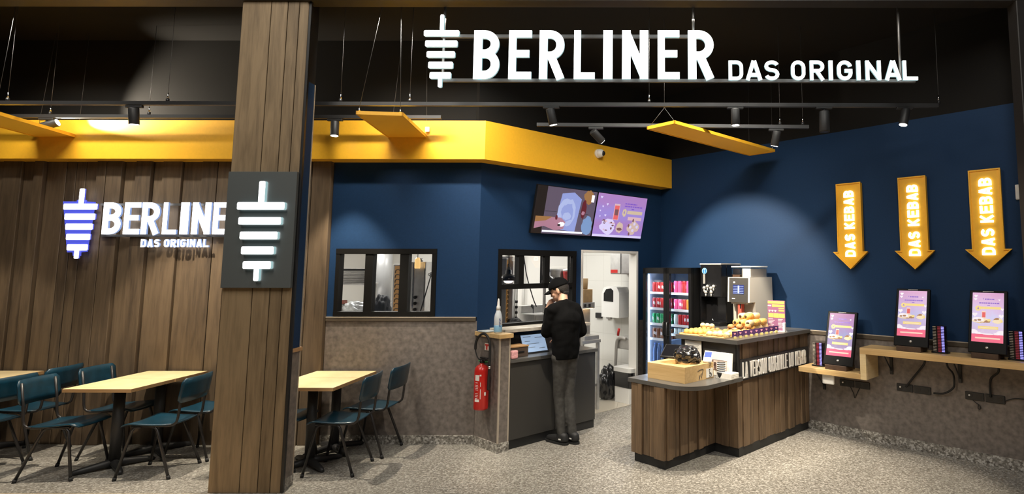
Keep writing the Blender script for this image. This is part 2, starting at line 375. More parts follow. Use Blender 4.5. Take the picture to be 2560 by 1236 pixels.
# ------------------------------------------------------------------ block lettering
def arc(cx, cy, rx, ry, a0, a1, n=8):
    return [(cx + rx*math.cos(math.radians(a0 + (a1 - a0)*i/n)), cy + ry*math.sin(math.radians(a0 + (a1 - a0)*i/n))) for i in range(n+1)]
def glyph(ch, w, t):
    a = t/2; x0, x1, y0, y1 = a, w - a, a, 1 - a; ym = 0.52; r = min((x1 - x0)*0.62, 0.24)
    bowl = lambda top, bot, xr: [(x0, top)] + arc(xr - r, top - min(r, (top-bot)/2), r, min(r, (top-bot)/2), 90, 0) + arc(xr - r, bot + min(r, (top-bot)/2), r, min(r, (top-bot)/2), 0, -90) + [(x0, bot)]
    if ch == 'I': return [[(a, 0), (a, 1)]]
    if ch == 'L': return [[(x0, 1), (x0, y0), (w, y0)]]
    if ch == 'E': return [[(w, y1), (x0, y1), (x0, y0), (w, y0)], [(x0, ym), (w*0.9, ym)]]
    if ch == 'F': return [[(w, y1), (x0, y1), (x0, 0)], [(x0, ym), (w*0.9, ym)]]
    if ch == 'N': return [[(x0, 0), (x0, 1)], [(x1, 0), (x1, 1)], [(x0, 1 - a*0.8), (x1, a*0.8)]]
    if ch == 'B': return [[(x0, 0), (x0, 1)], bowl(y1, ym, x1 - 0.01), bowl(ym, y0, x1)]
    if ch == 'R': return [[(x0, 0), (x0, 1)], bowl(y1, ym - 0.04, x1), [(x0 + (x1-x0)*0.45, ym - 0.04), (x1 + a*0.15, 0)]]
    if ch == 'D': return [[(x0, 0), (x0, 1)], bowl(y1, y0, x1)]
    if ch == 'A': return [[(a*0.9, 0), (w/2 - a*0.15, 1 - a*0.1)], [(w - a*0.9, 0), (w/2 + a*0.15, 1 - a*0.1)], [(w*0.25, 0.27), (w*0.75, 0.27)]]
    if ch == 'V': return [[(a*0.9, 1), (w/2 - a*0.15, a*0.1)], [(w - a*0.9, 1), (w/2 + a*0.15, a*0.1)]]
    if ch == 'K': return [[(x0, 0), (x0, 1)], [(x0, 0.36), (x1, 1)], [(x0 + (x1-x0)*0.3, 0.55), (x1 + a*0.1, 0)]]
    if ch == 'U': return [[(x0, 1)] + arc(x0 + r, y0 + r, r, r, 180, 270) + arc(x1 - r, y0 + r, r, r, 270, 360) + [(x1, 1)]]
    rr = min((x1 - x0)/2, 0.3)
    if ch == 'O': return [arc(x1 - rr, y1 - rr, rr, rr, 0, 90) + arc(x0 + rr, y1 - rr, rr, rr, 90, 180) + arc(x0 + rr, y0 + rr, rr, rr, 180, 270) + arc(x1 - rr, y0 + rr, rr, rr, 270, 360) + [(x1, y1 - rr)]]
    if ch == 'G': return [arc(x1 - rr, y1 - rr, rr, rr, 15, 90) + arc(x0 + rr, y1 - rr, rr, rr, 90, 180) + arc(x0 + rr, y0 + rr, rr, rr, 180, 270) + arc(x1 - rr, y0 + rr, rr, rr, 270, 360) + [(x1, 0.48), (w*0.5, 0.48)]]
    if ch == 'C': return [arc(x1 - rr, y1 - rr, rr, rr, 15, 90) + arc(x0 + rr, y1 - rr, rr, rr, 90, 180) + arc(x0 + rr, y0 + rr, rr, rr, 180, 270) + arc(x1 - rr, y0 + rr, rr, rr, 270, 345)]
    if ch == 'S':
        q = (y1 - ym)/2; q2 = (ym - y0)/2
        return [arc(x1 - rr, y1 - q, rr, q, 20, 90) + arc(x0 + rr, y1 - q, rr, q, 90, 270)[1:] + arc(x1 - rr, y0 + q2, rr, q2, 90, -90)[0:] + arc(x0 + rr, y0 + q2, rr, q2, 270, 200)]
    if ch == '4': return [[(x1*0.72, 0), (x1*0.72, 1), (0.02, 0.28), (w, 0.28)]]
    if ch == 'T': return [[(0, y1), (w, y1)], [(w/2, 0), (w/2, y1)]]
    if ch == 'P': return [[(x0, 0), (x0, 1)], bowl(y1, ym - 0.06, x1)]
    return []
def letter_mb(ch, h, w, t, depth, side=None):
    b = MB()
    for pl in glyph(ch, w/h, t/h):
        b.ribbon(pl, t, -depth, 0, sx=h, sz=h, side=side)
    return b
def text_line(txt, h, w, t, gap, space, wI=None):
    "list of (char, x) and total width"
    x = 0; out = []
    for ch in txt:
        if ch == ' ': x += space; continue
        cw = t if ch == 'I' else w
        out.append((ch, x, cw)); x += cw + gap
    return out, x - gap
def text_into(b, txt, x0, z0, width, h, t, lo, hi, mtx=None):
    "small lettering inside one mesh, fitted to a width"
    n = sum(1 if c not in ' I' else (0.45 if c == ' ' else 0.4) for c in txt)
    cw = width/(n*1.22)
    ln, tot = text_line(txt, h, cw, t, cw*0.22, cw*0.5)
    for ch, x, w_ in ln:
        for pl in glyph(ch, w_/h, t/h):
            b.ribbon(pl, t, lo, hi, ox=x0 + x, oz=z0, sx=h, sz=h, mtx=mtx)
# ================================================================== the setting
SHOP_Y0 = 4.82
b = MB()
b.prism([(-7.5, SHOP_Y0), (5.2, SHOP_Y0), (5.2, 9.0), (-7.5, 9.0)], -0.10, 0.0, 'z')
struct(b.build('floor', M['floor']))
b = MB(); b.box(-9, 7, -1.5, SHOP_Y0, -0.10, 0.0)
struct(b.build('floor_mall', M['mall_floor']))
b = MB(); b.box(-7.6, 5.4, 4.85, 9.2, CEIL, CEIL + 0.1)
struct(b.build('ceiling', M['black_wall']))
# back wall: navy above, mottled grey dado below, black above the yellow band
WX0, WX1, WZ0, WZ1 = -3.215, -2.150, 1.295, 2.0
XW = -3.285
b = MB()
b.mi = 0
b.box(XW, WX0, YB, YB+0.12, 1.285, 3.34); b.box(WX1, BC.x, YB, YB+0.12, 1.285, 3.34)
b.box(WX0, WX1, YB, YB+0.12, WZ1, 3.34); b.box(WX0, WX1, YB, YB+0.12, 1.285, WZ0)
b.mi = 1; b.box(XW, BC.x, YB-0.004, YB+0.12, 0, 1.245)
b.mi = 2; b.box(XW, BC.x - 0.012, YB-0.016, YB+0.12, 1.245, 1.280); b.mi = 4; b.box(XW, BC.x - 0.012, YB-0.018, YB+0.1, 1.280, 1.288)
b.mi = 3; b.box(-7.5, BC.x, YB, YB+0.12, 3.34, CEIL)
struct(b.build('wall_back', [M['blue'], M['dado'], M['rail'], M['black_wall'], M['rail_light']]))
b = MB(); b.box(XW, BC.x - 0.006, YB-0.014, YB, 0.0, 0.09)
struct(b.build('baseboard_back', M['skirt']))
# plank-clad part of the back wall
def planks(b, x0, x1, z0, z1, yf, widths, depths, gap=0.006, mtx=None, rng=None):
    x = x0
    while x < x1 - 0.01:
        wd = rng.choice(widths); dp = rng.choice(depths)
        if x + wd > x1 - 0.04: wd = x1 - x
        b.box(x + gap/2, x + wd - gap/2, yf - dp, yf, z0, z1, 0.003, 1, mtx)
        x += wd
rng = random.Random(11)
b = MB(); b.mi = 1; b.box(-7.5, XW, YB, YB+0.12, 0, 3.34)
b.mi = 0; planks(b, -7.5, XW, 0.0, 2.95, YB, [0.105, 0.14, 0.17, 0.21], [0.022, 0.022, 0.045, 0.06], 0.008, None, rng)
struct(b.build('wall_back_left', [M['wood'], M['wood_gap']]))
# kitchen wall, set at 43 degrees, with a hatch window and a doorway
KL = 2.9257; KT = 0.12
KW0, KW1, KZ0, KZ1 = 0.235, 1.34, 1.14, 2.005
KD0, KD1, KDZ = 1.44, 2.413, 2.006
b = MB()
def kbox(x0, x1, z0, z1): b.box(x0, x1, 0, KT, z0, z1)
b.mi = 0
kbox(0, KW0, 1.06, 3.34); kbox(KW1, KD0, 1.06, 3.34); kbox(KD1, KL, 1.10, 3.34); kbox(KW0, KW1, KZ1, 3.34); kbox(KD0, KD1, KDZ, 3.34); kbox(KW0, KW1, 1.06, KZ0)
b.mi = 1; kbox(0, KD0, 0, 1.06); kbox(KD1, KL, 0, 1.10)
b.mi = 2; b.box(-0.05, KL, 0, KT, 3.34, CEIL)
struct(b.build('wall_kitchen', [M['blue'], M['dado'], M['black_wall']], frame=FK))
b = MB()
b.box(KD1 - 0.012, KD1 + 0.022, -0.012, KT + 0.01, 0, KDZ + 0.018); b.box(KD0 - 0.018, KD0 + 0.010, -0.012, KT + 0.01, 0, KDZ + 0.018); b.box(KD0, KD1, -0.012, KT + 0.01, KDZ - 0.010, KDZ + 0.018)
struct(b.build('door_1', M['white_paint'], frame=FK))
# right wall
b = MB(); RS1 = 5.3
b.mi = 1; b.box(0, RS1, -0.004, 0.12, 0, 1.055)
b.mi = 2; b.box(0, RS1, -0.016, 0.12, 1.055, 1.093); b.mi = 4; b.box(0, RS1, -0.018, 0.1, 1.093, 1.101)
b.mi = 0; b.box(0, RS1, 0, 0.12, 1.101, 3.34)
b.mi = 3; b.box(-0.1, RS1, 0, 0.12, 3.34, CEIL)
struct(b.build('wall_right', [M['blue'], M['dado'], M['rail'], M['black_wall'], M['rail_light']], frame=FR))
b = MB(); b.box(0, RS1, -0.014, 0, 0, 0.10)
struct(b.build('baseboard_right', M['skirt'], frame=FR))
b = MB(); b.box(-7.6, -7.5, 4.85, 6.3, 0, CEIL)
struct(b.build('wall_left', M['black_wall']))
# low return wall beside the kitchen counter
HW = 1.10
b = MB(); b.mi = 0; b.box(0, 0.12, -0.43, 0, 0, HW)
b.mi = 1
for x in (-0.004, 0.110): b.box(x, x + 0.014, -0.436, -0.420, 0.09, HW)
b.mi = 2; b.box(-0.010, 0.124, -0.442, 0, 0, 0.09)
b.mi = 3; b.box(-0.025, 0.14, -0.465, 0.0, HW, HW + 0.042, 0.003, 1)
struct(b.build('wall_half', [M['dado'], M['rail_light'], M['skirt'], M['oak_x']], frame=FK))
# yellow band running round under the ceiling void
def band_pts():
    d = 0.20
    c2 = Vector((BC.x + d*math.tan((PI/2 - A)/2), YB - d))           # mitre of the two offset planes
    e = BC + KD*KL + RD*d
    return c2, e
c2, e2 = band_pts()
b = MB()
b.prism([(-7.5, YB - 0.20), (c2.x, c2.y), (e2.x, e2.y), (e2.x - RD.x*0.2, e2.y - RD.y*0.2), (BC.x, BC.y), (-7.5, YB)], 2.925, 3.335, 'z')
struct(b.build('trim_1', M['yellow']))
# facade: beam over the opening, clad pillar, right jamb
b = MB(); b.box(-7.6, 3.45, 4.80, 4.95, 4.108, 4.5, 0.004, 1); b.box(-2.9, 3.2, 4.79, 4.81, 4.10, 4.135)
struct(b.build('trim_2', M['facade']))
b = MB(); b.box(3.245, 3.85, 4.80, 4.93, 0, 4.5, 0.006, 1)
struct(b.build('trim_3', M['facade']))
b = MB(); b.mi = 0; b.box(3.335, 3.60, 4.93, 5.06, 0, 3.47); b.mi = 1; b.box(3.335, 3.60, 4.93, 5.06, 3.47, CEIL)
struct(b.build('wall_jamb', [M['blue'], M['black_wall']]))
b = MB(); PX0, PX1, PYF = -3.464, -2.884, 4.836
b.mi = 1; b.box(PX0 + 0.004, PX1 - 0.002, PYF + 0.012, 4.860, 0, 4.3)
b.mi = 0
x = PX0
for wd, dp, seam in ((0.25, 0.020, 0), (0.145, 0.020, 0), (0.10, 0.014, 0), (0.137, 0.020, 0)):
    if x + wd > PX1: wd = PX1 - x
    b.box(x + 0.003, x + wd - 0.003, PYF, PYF + 0.03, 0.0, 4.3, 0.003, 1); x += wd
b.box(PX0, PX0 + 0.02, PYF + 0.004, 4.99, 0, 4.3)
b.mi = 2; b.box(PX1, PX1 + 0.020, PYF + 0.002, 4.862, 0, 4.3)
b.mi = 3; b.box(PX0 + 0.03, -2.905, 4.862, 5.03, 1.12, 3.42); b.mi = 2; b.box(PX0 + 0.03, -2.905, 4.862, 5.03, 3.42, 4.3)
b.mi = 4; b.box(PX0 + 0.03, -2.903, 4.862, 5.03, 0.0, 1.095)
b.mi = 5; b.box(PX0 + 0.03, -2.890, 4.862, 5.045, 1.095, 1.125)
b.mi = 6; b.box(-2.909, -2.900, 5.022, 5.034, 1.125, 3.42); b.box(-2.909, -2.899, 5.022, 5.034, 0.08, 1.095)
b.mi = 7; b.box(PX0 + 0.03, -2.898, 4.862, 5.036, 0.0, 0.08)
struct(b.build('trim_4', [M['wood_pillar'], M['wood_gap'], M['black'], M['blue'], M['dado'], M['oak_edge'], M['rail_light'], M['skirt']]))
# kitchen shell behind the two windows
KH = 2.62
b = MB(); b.mi = 0
b.box(-5.35, -0.5, 9.6, 9.7, 0, KH); b.box(-5.45, -5.35, 6.26, 9.6, 0, KH)
b.box(-5.35, XW - 0.0, YB + 0.121, YB + 0.14, 0, KH)
struct(b.build('wall_kitchen_back', M['white_paint']))
b = MB(); b.box(-3.4, 0.0, 0, 0.12, 0, KH)
struct(b.build('wall_kitchen_right', M['ktile'], frame=FR))
def kpt(x, y): 
    q = FK @ Vector((x, y, 0)); return (q.x, q.y)
kpoly = [kpt(0.0, 0.06), kpt(KL, 0.06), (CR.x, CR.y), (-1.10, 9.65), (-5.4, 9.65), (-5.4, YB + 0.10), (BC.x, YB + 0.10)]
b = MB(); b.prism(kpoly, KH, KH + 0.06, 'z'); struct(b.build('ceiling_kitchen', M['white_paint']))
b = MB(); b.prism([kpt(0.0, 0.02), kpt(KL, 0.02), (CR.x, CR.y), (-1.10, 9.65), (-5.4, 9.65), (-5.4, YB + 0.10), (BC.x - 0.05, YB + 0.10)], 0.0, 0.004, 'z'); struct(b.build('floor_kitchen', M['kfloor']))
# windows
def window(name, x0, x1, z0, z1, fr, frame, origin, fw=0.052, mulls=(), rail=None, depth=0.09, panes=()):
    b = MB()
    b.box(x0 + 0.001, x0 + fw*0.8, -0.010, depth - 0.002, z0 + 0.001, z1 - 0.001); b.box(x1 - fw, x1 - 0.001, -0.010, depth - 0.002, z0 + 0.001, z1 - 0.001)
    b.box(x0, x1, -0.012, depth, z1 - fw*1.1, z1); b.box(x0, x1, -0.012, depth, z0, z0 + fw*0.9)
    for a, c, zz0 in mulls: b.box(a, c, -0.006, depth - 0.01, zz0, z1 - 0.02)
    if rail: b.box(x0, x1, -0.006, depth - 0.01, rail[0], rail[1])
    o = struct(b.build(name, M['frame'], frame=frame, loc=origin))
    for (a, c, z2, z3) in panes:
        g = MB(); g.box(a, c, 0.035, 0.041, z2, z3); g.build('window_pane', M['glass'], parent=o)
    return o
window('window_1', WX0, WX1, WZ0, WZ1, None, FW, (0, YB, 0), 0.05, [(-2.905, -2.822, WZ0), (-2.538, -2.447, WZ0)], None, 0.09,
       [(-3.18, -2.905, 1.34, 1.95), (-2.822, -2.538, 1.34, 1.95), (-2.447, -2.19, 1.34, 1.95)])
window('window_2', KW0, KW1, KZ0, KZ1, None, FK, (0, 0, 0), 0.06, [(0.504, 0.574, 1.57), (0.860, 0.936, 1.57)], (1.565, 1.622), 0.09,
       [(0.29, 0.504, 1.62, 1.945), (0.574, 0.86, 1.62, 1.945), (0.936, 1.28, 1.62, 1.945)])
# ================================================================== lit signs
def box_at(Y, px0, px1, py0, py1):
    cx_, cy_ = (px0 + px1)/2, (py0 + py1)/2
    a = at(px0, cy_, Y); c = at(px1, cy_, Y); t = at(cx_, py0, Y); d = at(cx_, py1, Y)
    return a.x, c.x, d.z, t.z
def rounded(x0, x1, z0, z1, r):
    r = min(r, (x1-x0)/2.01, (z1-z0)/2.01)
    return arc(x1-r, z1-r, r, r, 0, 90, 3) + arc(x0+r, z1-r, r, r, 90, 180, 3) + arc(x0+r, z0+r, r, r, 180, 270, 3) + arc(x1-r, z0+r, r, r, 270, 360, 3)
def sign_from_px(root, Y, depth, mats, letters, bars, row, base, t_mul=0.325, names=('letter', 'spit_bar')):
    for ch, p0, p1, q0, q1 in letters:
        x0, x1, z0, z1 = box_at(Y, p0, p1, q0, q1); h = z1 - z0
        t = (x1 - x0) if ch == 'I' else (x1 - x0)*t_mul
        b = letter_mb(ch, h, x1 - x0, t, depth, side=1)
        b.build(names[0], mats, parent=root).location = (x0 - base[0], Y + depth - base[1], z0 - base[2])
    for i, (p0, p1, q0, q1) in enumerate(bars):
        x0, x1, z0, z1 = box_at(Y, p0, p1, q0, q1)
        b = MB(); b.prism(rounded(x0 - base[0], x1 - base[0], z0 - base[2], z1 - base[2], 0.012), Y - base[1], Y + depth - base[1], 'y', side=1)
        b.build('spit_bar' if i < 5 else 'spit_rod', mats, parent=root)
def sc(L_, k, ox, oy): return [(c[0], c[1]/k + ox, c[2]/k + ox, c[3]/k + oy, c[4]/k + oy) if isinstance(c[0], str) else (c[0]/k + ox, c[1]/k + ox, c[2]/k + oy, c[3]/k + oy) for c in L_]
Ys = 4.86
SP = (0.29, Ys, 3.44)
hang = thing('hanging_sign', 'large white illuminated BERLINER DAS ORIGINAL sign hanging from rods over the opening', 'sign', SP)
top, bot = 255, 665
big = [('B', 485, 702), ('E', 780, 972), ('R', 1038, 1248), ('L', 1330, 1506), ('I', 1576, 1655), ('N', 1735, 1956), ('E', 2035, 2219), ('R', 2290, 2507)]
small = [('D', 197, 313), ('A', 335, 465), ('S', 485, 602), ('O', 697, 811), ('R', 848, 963), ('I', 999, 1031), ('G', 1066, 1187), ('I', 1221, 1253), ('N', 1294, 1416), ('A', 1448, 1577), ('L', 1592, 1710)]
sign_from_px(hang, Ys, 0.024, [M['sign_white'], M['sign_side']],
    sc([(c, a, z, top, bot) for c, a, z in big], 3.368, 1040, 0), 
    sc([(66, 364, 254, 304), (77, 348, 340, 393), (89, 327, 431, 483), (102, 310, 520, 575), (114, 293, 607, 662), (203, 236, 122, 258), (184, 217, 655, 735)], 3.368, 1040, 0), None, SP)
sign_from_px(hang, Ys, 0.018, [M['sign_white'], M['sign_side']], sc([(c, a, z, 484, 641) for c, a, z in small], 3.2, 1760, 0), [], None, SP, 0.235)
for py, p0, p1 in ((93, 1106, 1765), (203, 1103, 2285)):
    a = at(p0, py, Ys + 0.1); c = at(p1, py, Ys + 0.1)
    b = MB(); b.box(a.x - SP[0], c.x - SP[0], 0.07, 0.095, a.z - SP[2] - 0.014, a.z - SP[2] + 0.014); b.build('mounting_rail', M['rail_dark'], parent=hang)
for px, zb in ((1112, 3.46), (1733, 3.83), (2245, 3.46)):
    x = at(px, 30, Ys + 0.1).x - SP[0]
    b = MB(); b.cyl((x, 0.105, zb - SP[2]), (x, 0.105, CEIL - SP[2]), 0.012, seg=10); b.build('hanging_rod', M['steel_d'], parent=hang)
# sign on the planks
Yw = YB - 0.145
WP = (-5.2, YB - 0.06, 2.15)
ws = thing('wall_sign', 'white letters with blue glow reading BERLINER DAS ORIGINAL on the dark plank wall', 'sign', WP)
k8 = 3.636
wl = [('B', 497, 664), ('E', 690, 838), ('R', 850, 1012), ('L', 1043, 1172), ('I', 1202, 1278), ('N', 1308, 1478), ('E', 1500, 1648), ('R', 1680, 1850)]
sign_from_px(ws, Yw + 0.02, 0.022, [M['sign_wall_face'], M['sign_pale_side']], sc([(c, a, z, 314, 604) for c, a, z in wl], k8, 120, 420),
    [], None, WP)
sign_from_px(ws, Yw + 0.02, 0.014, [M['sign_wall_face'], M['sign_blue_side']], [], sc([(140, 450, 325, 380), (150, 430, 416, 472), (158, 407, 507, 563), (164, 384, 600, 656), (170, 362, 695, 750), (283, 332, 188, 328), (236, 281, 745, 826)], k8, 120, 420), None, WP)
# blue lit plate behind the spit emblem
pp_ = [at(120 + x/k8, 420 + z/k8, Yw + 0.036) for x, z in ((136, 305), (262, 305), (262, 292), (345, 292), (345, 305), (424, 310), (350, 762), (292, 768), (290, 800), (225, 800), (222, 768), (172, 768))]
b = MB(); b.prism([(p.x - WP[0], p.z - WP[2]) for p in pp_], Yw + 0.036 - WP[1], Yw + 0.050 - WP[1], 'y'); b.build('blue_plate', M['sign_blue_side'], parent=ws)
sl = []; ln, tot = text_line('DAS ORIGINAL', 1, 0.62, 0.2, 0.14, 0.36)
for ch, x, cw in ln: sl.append((ch, 842 + x*618/tot, 842 + (x + cw)*618/tot, 648, 722))
sign_from_px(ws, Yw + 0.02, 0.018, [M['sign_wall_face'], M['sign_pale_side']], sc(sl, k8, 120, 420), [], None, WP, 0.33)
for py in (512, 590):
    a = at(258, py, Yw + 0.09); c = at(640, py, Yw + 0.09)
    b = MB(); b.box(a.x - WP[0], c.x - WP[0], -0.025, -0.005, a.z - WP[2] - 0.012, a.z - WP[2] + 0.012); b.build('mounting_rail', M['rail_dark'], parent=ws)
# slate panel with the spit emblem on the pillar
PP = (-3.168, 4.836, 2.116)
ps = thing('pillar_sign', 'slate panel with white lit spit emblem on the plank pillar', 'sign', PP)
b = MB(); b.box(-3.456 - PP[0], -2.880 - PP[0], -0.036, 0.0, 1.632 - PP[2], 2.601 - PP[2], 0.003, 1); b.build('panel', M['slate'], parent=ps)
sign_from_px(ps, 4.765, 0.03, [M['sign_white'], M['sign_side']], [], sc([(1718, 2150, 312, 380), (1730, 2118, 448, 516), (1742, 2086, 580, 650), (1755, 2052, 715, 786), (1769, 2026, 850, 919), (1915, 1972, 120, 316), (1867, 1915, 912, 1030)], k8, 120, 420), None, PP)
# yellow arrows
ROT90 = Matrix(((0, 0, -1, 0), (0, 1, 0, 0), (1, 0, 0, 0), (0, 0, 0, 1)))
for i, (s0, s1, which) in enumerate(((2.651, 2.917, 'left-hand, beside the counter end'), (3.321, 3.580, 'middle, between the two others'), (3.978, 4.234, 'right-hand, nearest the opening'))):
    cs = (s0 + s1)/2; z0 = 1.80
    t = thing('arrow_sign', 'yellow down arrow reading DAS KEBAB on navy wall, the ' + which, 'sign', (cs, -0.012, z0), FR, group='yellow kebab arrows')
    hw = (s1 - s0)/2; ww = 0.182
    poly = [(-hw, 0.93), (hw, 0.93), (hw, 0.176), (ww, 0.176), (0, 0), (-ww, 0.176), (-hw, 0.176)]
    b = MB(); b.mi = 0; b.prism(poly[::-1], -0.040, 0.012, 'y')
    inner = [(-hw + .012, 0.918), (hw - .012, 0.918), (hw - .012, 0.166), (ww - .028, 0.166), (0, 0.017), (-ww + .028, 0.166), (-hw + .012, 0.166)]
    b.ribbon(poly, 0.012, -0.052, -0.038, closed=True)
    b.build('arrow_body', M['yellow'], parent=t)
    h, cw, tt = 0.108, 0.068, 0.0215
    ln, tot = text_line('DAS KEBAB', h, cw, tt, 0.0135, 0.040)
    zst = 0.125; kx = 0.725/tot
    for ch, x, w_ in ln:
        b = MB()
        for pl in glyph(ch, w_*kx/h, tt/h): b.ribbon(pl, tt, -0.058, -0.042, ox=x*kx, oz=0, sx=h, sz=h, mtx=ROT90)
        o = b.build('letter', M['arrow_letter'], parent=t); o.location = (h/2 + 0.004, 0, zst)
# small thermostat on the right wall
t = thing('thermostat', 'small white thermostat on the navy wall at the right edge', 'thermostat', (4.372, 0, 2.50), FR)
b = MB(); b.box(-0.03, 0.05, -0.025, 0, -0.07, 0.07, 0.008); b.build('housing', M['white'], parent=t)
b = MB(); b.box(-0.015, 0.035, -0.027, -0.024, 0.0, 0.04); b.build('display', M['paper'], parent=t)
# ================================================================== tracks, spotlights and hung panels
TA_Y, TA_Z, TB_Y = 5.2, 3.31, 5.75
def track(name_label, pts, Y, hangers):
    x0, z0 = pts[0]; x1, z1 = pts[-1]
    t = thing('lighting_track', name_label, 'lighting track', ((x0+x1)/2, Y, max(z0, z1)))
    bx, by, bz = t.location
    b = MB()
    for (a, za), (c, zc) in zip(pts, pts[1:]):
        for u0, u1, v0, v1 in ((-0.018, 0.018, -0.017, 0.017),):
            vs = [(a-bx, u0, za-bz+v0), (a-bx, u1, za-bz+v0), (a-bx, u1, za-bz+v1), (a-bx, u0, za-bz+v1), (c-bx, u0, zc-bz+v0), (c-bx, u1, zc-bz+v0), (c-bx, u1, zc-bz+v1), (c-bx, u0, zc-bz+v1)]
            vv = [b.bm.verts.new(p) for p in vs]
            for f in ((0,1,2,3), (7,6,5,4), (0,4,5,1), (1,5,6,2), (2,6,7,3), (3,7,4,0)): b.bm.faces.new([vv[k] for k in f])
    b.build('rail', M['black_satin'], parent=t)
    for hx in hangers:
        zz = z0 + (z1 - z0)*(hx - x0)/(x1 - x0) - bz
        b = MB(); b.cyl((hx-bx, 0, zz + 0.015), (hx-bx, 0, zz + 0.045), 0.014, seg=10); b.build('clamp', M['black'], parent=t)
        b = MB(); b.cyl((hx-bx, 0, zz + 0.045), (hx-bx, 0, zz + 0.10), 0.008, 0.004, seg=8); b.build('gripper', M['chrome'], parent=t)
        b = MB(); b.cyl((hx-bx, 0, zz + 0.10), (hx-bx, 0, CEIL - bz), 0.0017, seg=6); b.build('wire', M['wire'], parent=t)
    return t
track('long black lighting track nearest the opening, in front of the yellow band', [(-7.3, 3.305), (2.73, 3.290)], TA_Y, [at(q, 240, TA_Y).x for q in (20, 420, 852, 1025, 1623, 2346)])
track('black lighting track close to the yellow band, left of the pillar', [(-7.3, 3.325), (-2.02, 3.320)], TB_Y, [at(q, 290, TB_Y).x for q in (125, 372)])
track('black lighting track over the counter, behind the right yellow panel', [(-1.05, 3.245), (1.70, 3.225)], TB_Y, [at(q, 315, TB_Y).x for q in (1950, 2007)])
def spotlight(label, x, Y, z, aim, energy, cone, on=True, L_=0.15, r=0.040, col=(1.0, 0.88, 0.70), drop=0.055, blend=0.45, lens=None):
    t = thing('track_spotlight', label, 'spotlight', (x, Y, z), group='track spotlights')
    b = MB(); b.box(-0.075, 0.075, -0.016, 0.016, -0.042, -0.018, 0.003, 1); b.build('adapter', M['black_satin'], parent=t)
    p = Vector((0, 0, -0.042 - drop)); d = (Vector(aim) - (Vector((x, Y, z)) + p)).normalized()
    b = MB(); b.cyl((0, 0, -0.040), p, 0.009, seg=8); b.build('arm', M['black_satin'], parent=t)
    a0 = p - d*L_*0.35; a1 = p + d*L_*0.65
    b = MB(); b.tube([a0, a0 + d*0.006, a1 - d*0.004, a1], [r*0.93, r, r, r*0.96], 20); b.build('lamp_body', M['black_satin'], parent=t)
    b = MB(); b.cyl(a1 - d*0.001, a1 + d*0.003, r*0.84, seg=20); b.build('lens', (lens or M['lamp_face']) if on else M['lamp_off'], parent=t)
    if on:
        ld = bpy.data.lights.new('spot_lamp', 'SPOT'); ld.energy = energy; ld.color = col; ld.spot_size = math.radians(cone); ld.spot_blend = blend; ld.shadow_soft_size = 0.025
        lo = bpy.data.objects.new('spot_lamp', ld); COL.objects.link(lo); lo.parent = t
        lo.matrix_local = Matrix.Translation(a1 + d*0.012) @ d.to_track_quat('-Z', 'Y').to_matrix().to_4x4()
    return t
zA = 3.30
SPOTS = [
 ('black track spotlight pointing straight down left of the pillar', at(335, 280, TA_Y).x, TA_Y, zA, (-4.62, 5.50, 0.74), 350, 74),
 ('black track spotlight tilted right under the B of the big sign', at(1378, 280, TA_Y).x, TA_Y, zA, (-0.15, 5.70, 0.0), 300, 62),
 ('black track spotlight pointing straight down right of the hung yellow panel start', at(1838, 280, TA_Y).x, TA_Y, zA, (0.95, 5.30, 0.0), 330, 58),
 ('short black track spotlight tilted left, last one on the right', at(2262, 280, TA_Y).x, TA_Y, zA, (1.62, 4.95, 0.0), 300, 56),
 ('black track spotlight in front of the yellow band, just right of the pillar', at(838, 300, TB_Y).x, TB_Y, 3.32, (-3.00, 5.62, 0.74), 300, 66),
 ('black track spotlight turned away, above the white dome camera', at(1490, 320, TB_Y).x, TB_Y, 3.24, (1.30, 7.30, 1.45), 640, 58),
 ('black track spotlight over the far end of the right yellow panel', at(1940, 320, TB_Y).x, TB_Y, 3.225, (1.05, 6.30, 1.1), 260, 60),
]
for s in SPOTS: spotlight(*s)
spotlight('black track spotlight turned sideways with a bright lens, far left', at(118, 290, TB_Y).x, TB_Y, 3.325, (-4.7, 6.13, 3.82), 520, 70, True, 0.15, 0.040, (1.0, 0.88, 0.70), 0.055, 1.0)
spotlight('thick unlit black tube lamp hanging right of the yellow panel', at(2060, 270, TA_Y).x, TA_Y, zA, (1.66, 5.2, 0), 0, 50, on=False, L_=0.19, r=0.046, drop=0.09)
spotlight('black spotlight on the far part of the track, past the left edge', -6.55, TA_Y, zA, (-6.55, 5.5, 0.7), 130, 60)
def hung_panel(label, mtx, L_, W, wires, z):
    "local x across, y along"
    o = bpy.data.objects.new('ceiling_baffle', None); COL.objects.link(o); o.matrix_world = mtx; tag(o, label, 'ceiling panel', 'hung yellow panels')
    b = MB(); h = 0.032
    b.box(-W/2, -W/2+0.012, 0, L_, 0, h); b.box(W/2-0.012, W/2, 0, L_, 0, h); b.box(-W/2, W/2, 0, 0.012, 0, h); b.box(-W/2, W/2, L_-0.012, L_, 0, h)
    b.build('rim', M['yellow'], parent=o)
    b = MB(); b.box(-W/2+0.011, W/2-0.011, 0.011, L_-0.011, 0.006, 0.012); b.build('perforated_sheet', M['yellow_perf'], parent=o)
    for (x, y), (x2, y2) in wires:
        b = MB(); b.cyl((x, y, h), (x, y, h+0.03), 0.010, 0.004, seg=8); b.build('wire_clip', M['chrome'], parent=o)
        b = MB(); b.cyl((x, y, h+0.03), (x2, y2, CEIL - z), 0.0017, seg=6); b.build('wire', M['wire'], parent=o)
    return o
zp = 3.15
W_ = 0.40
a = Vector((-2.32, 5.035, zp)); ang = math.atan2(0.97, -0.125) - PI/2
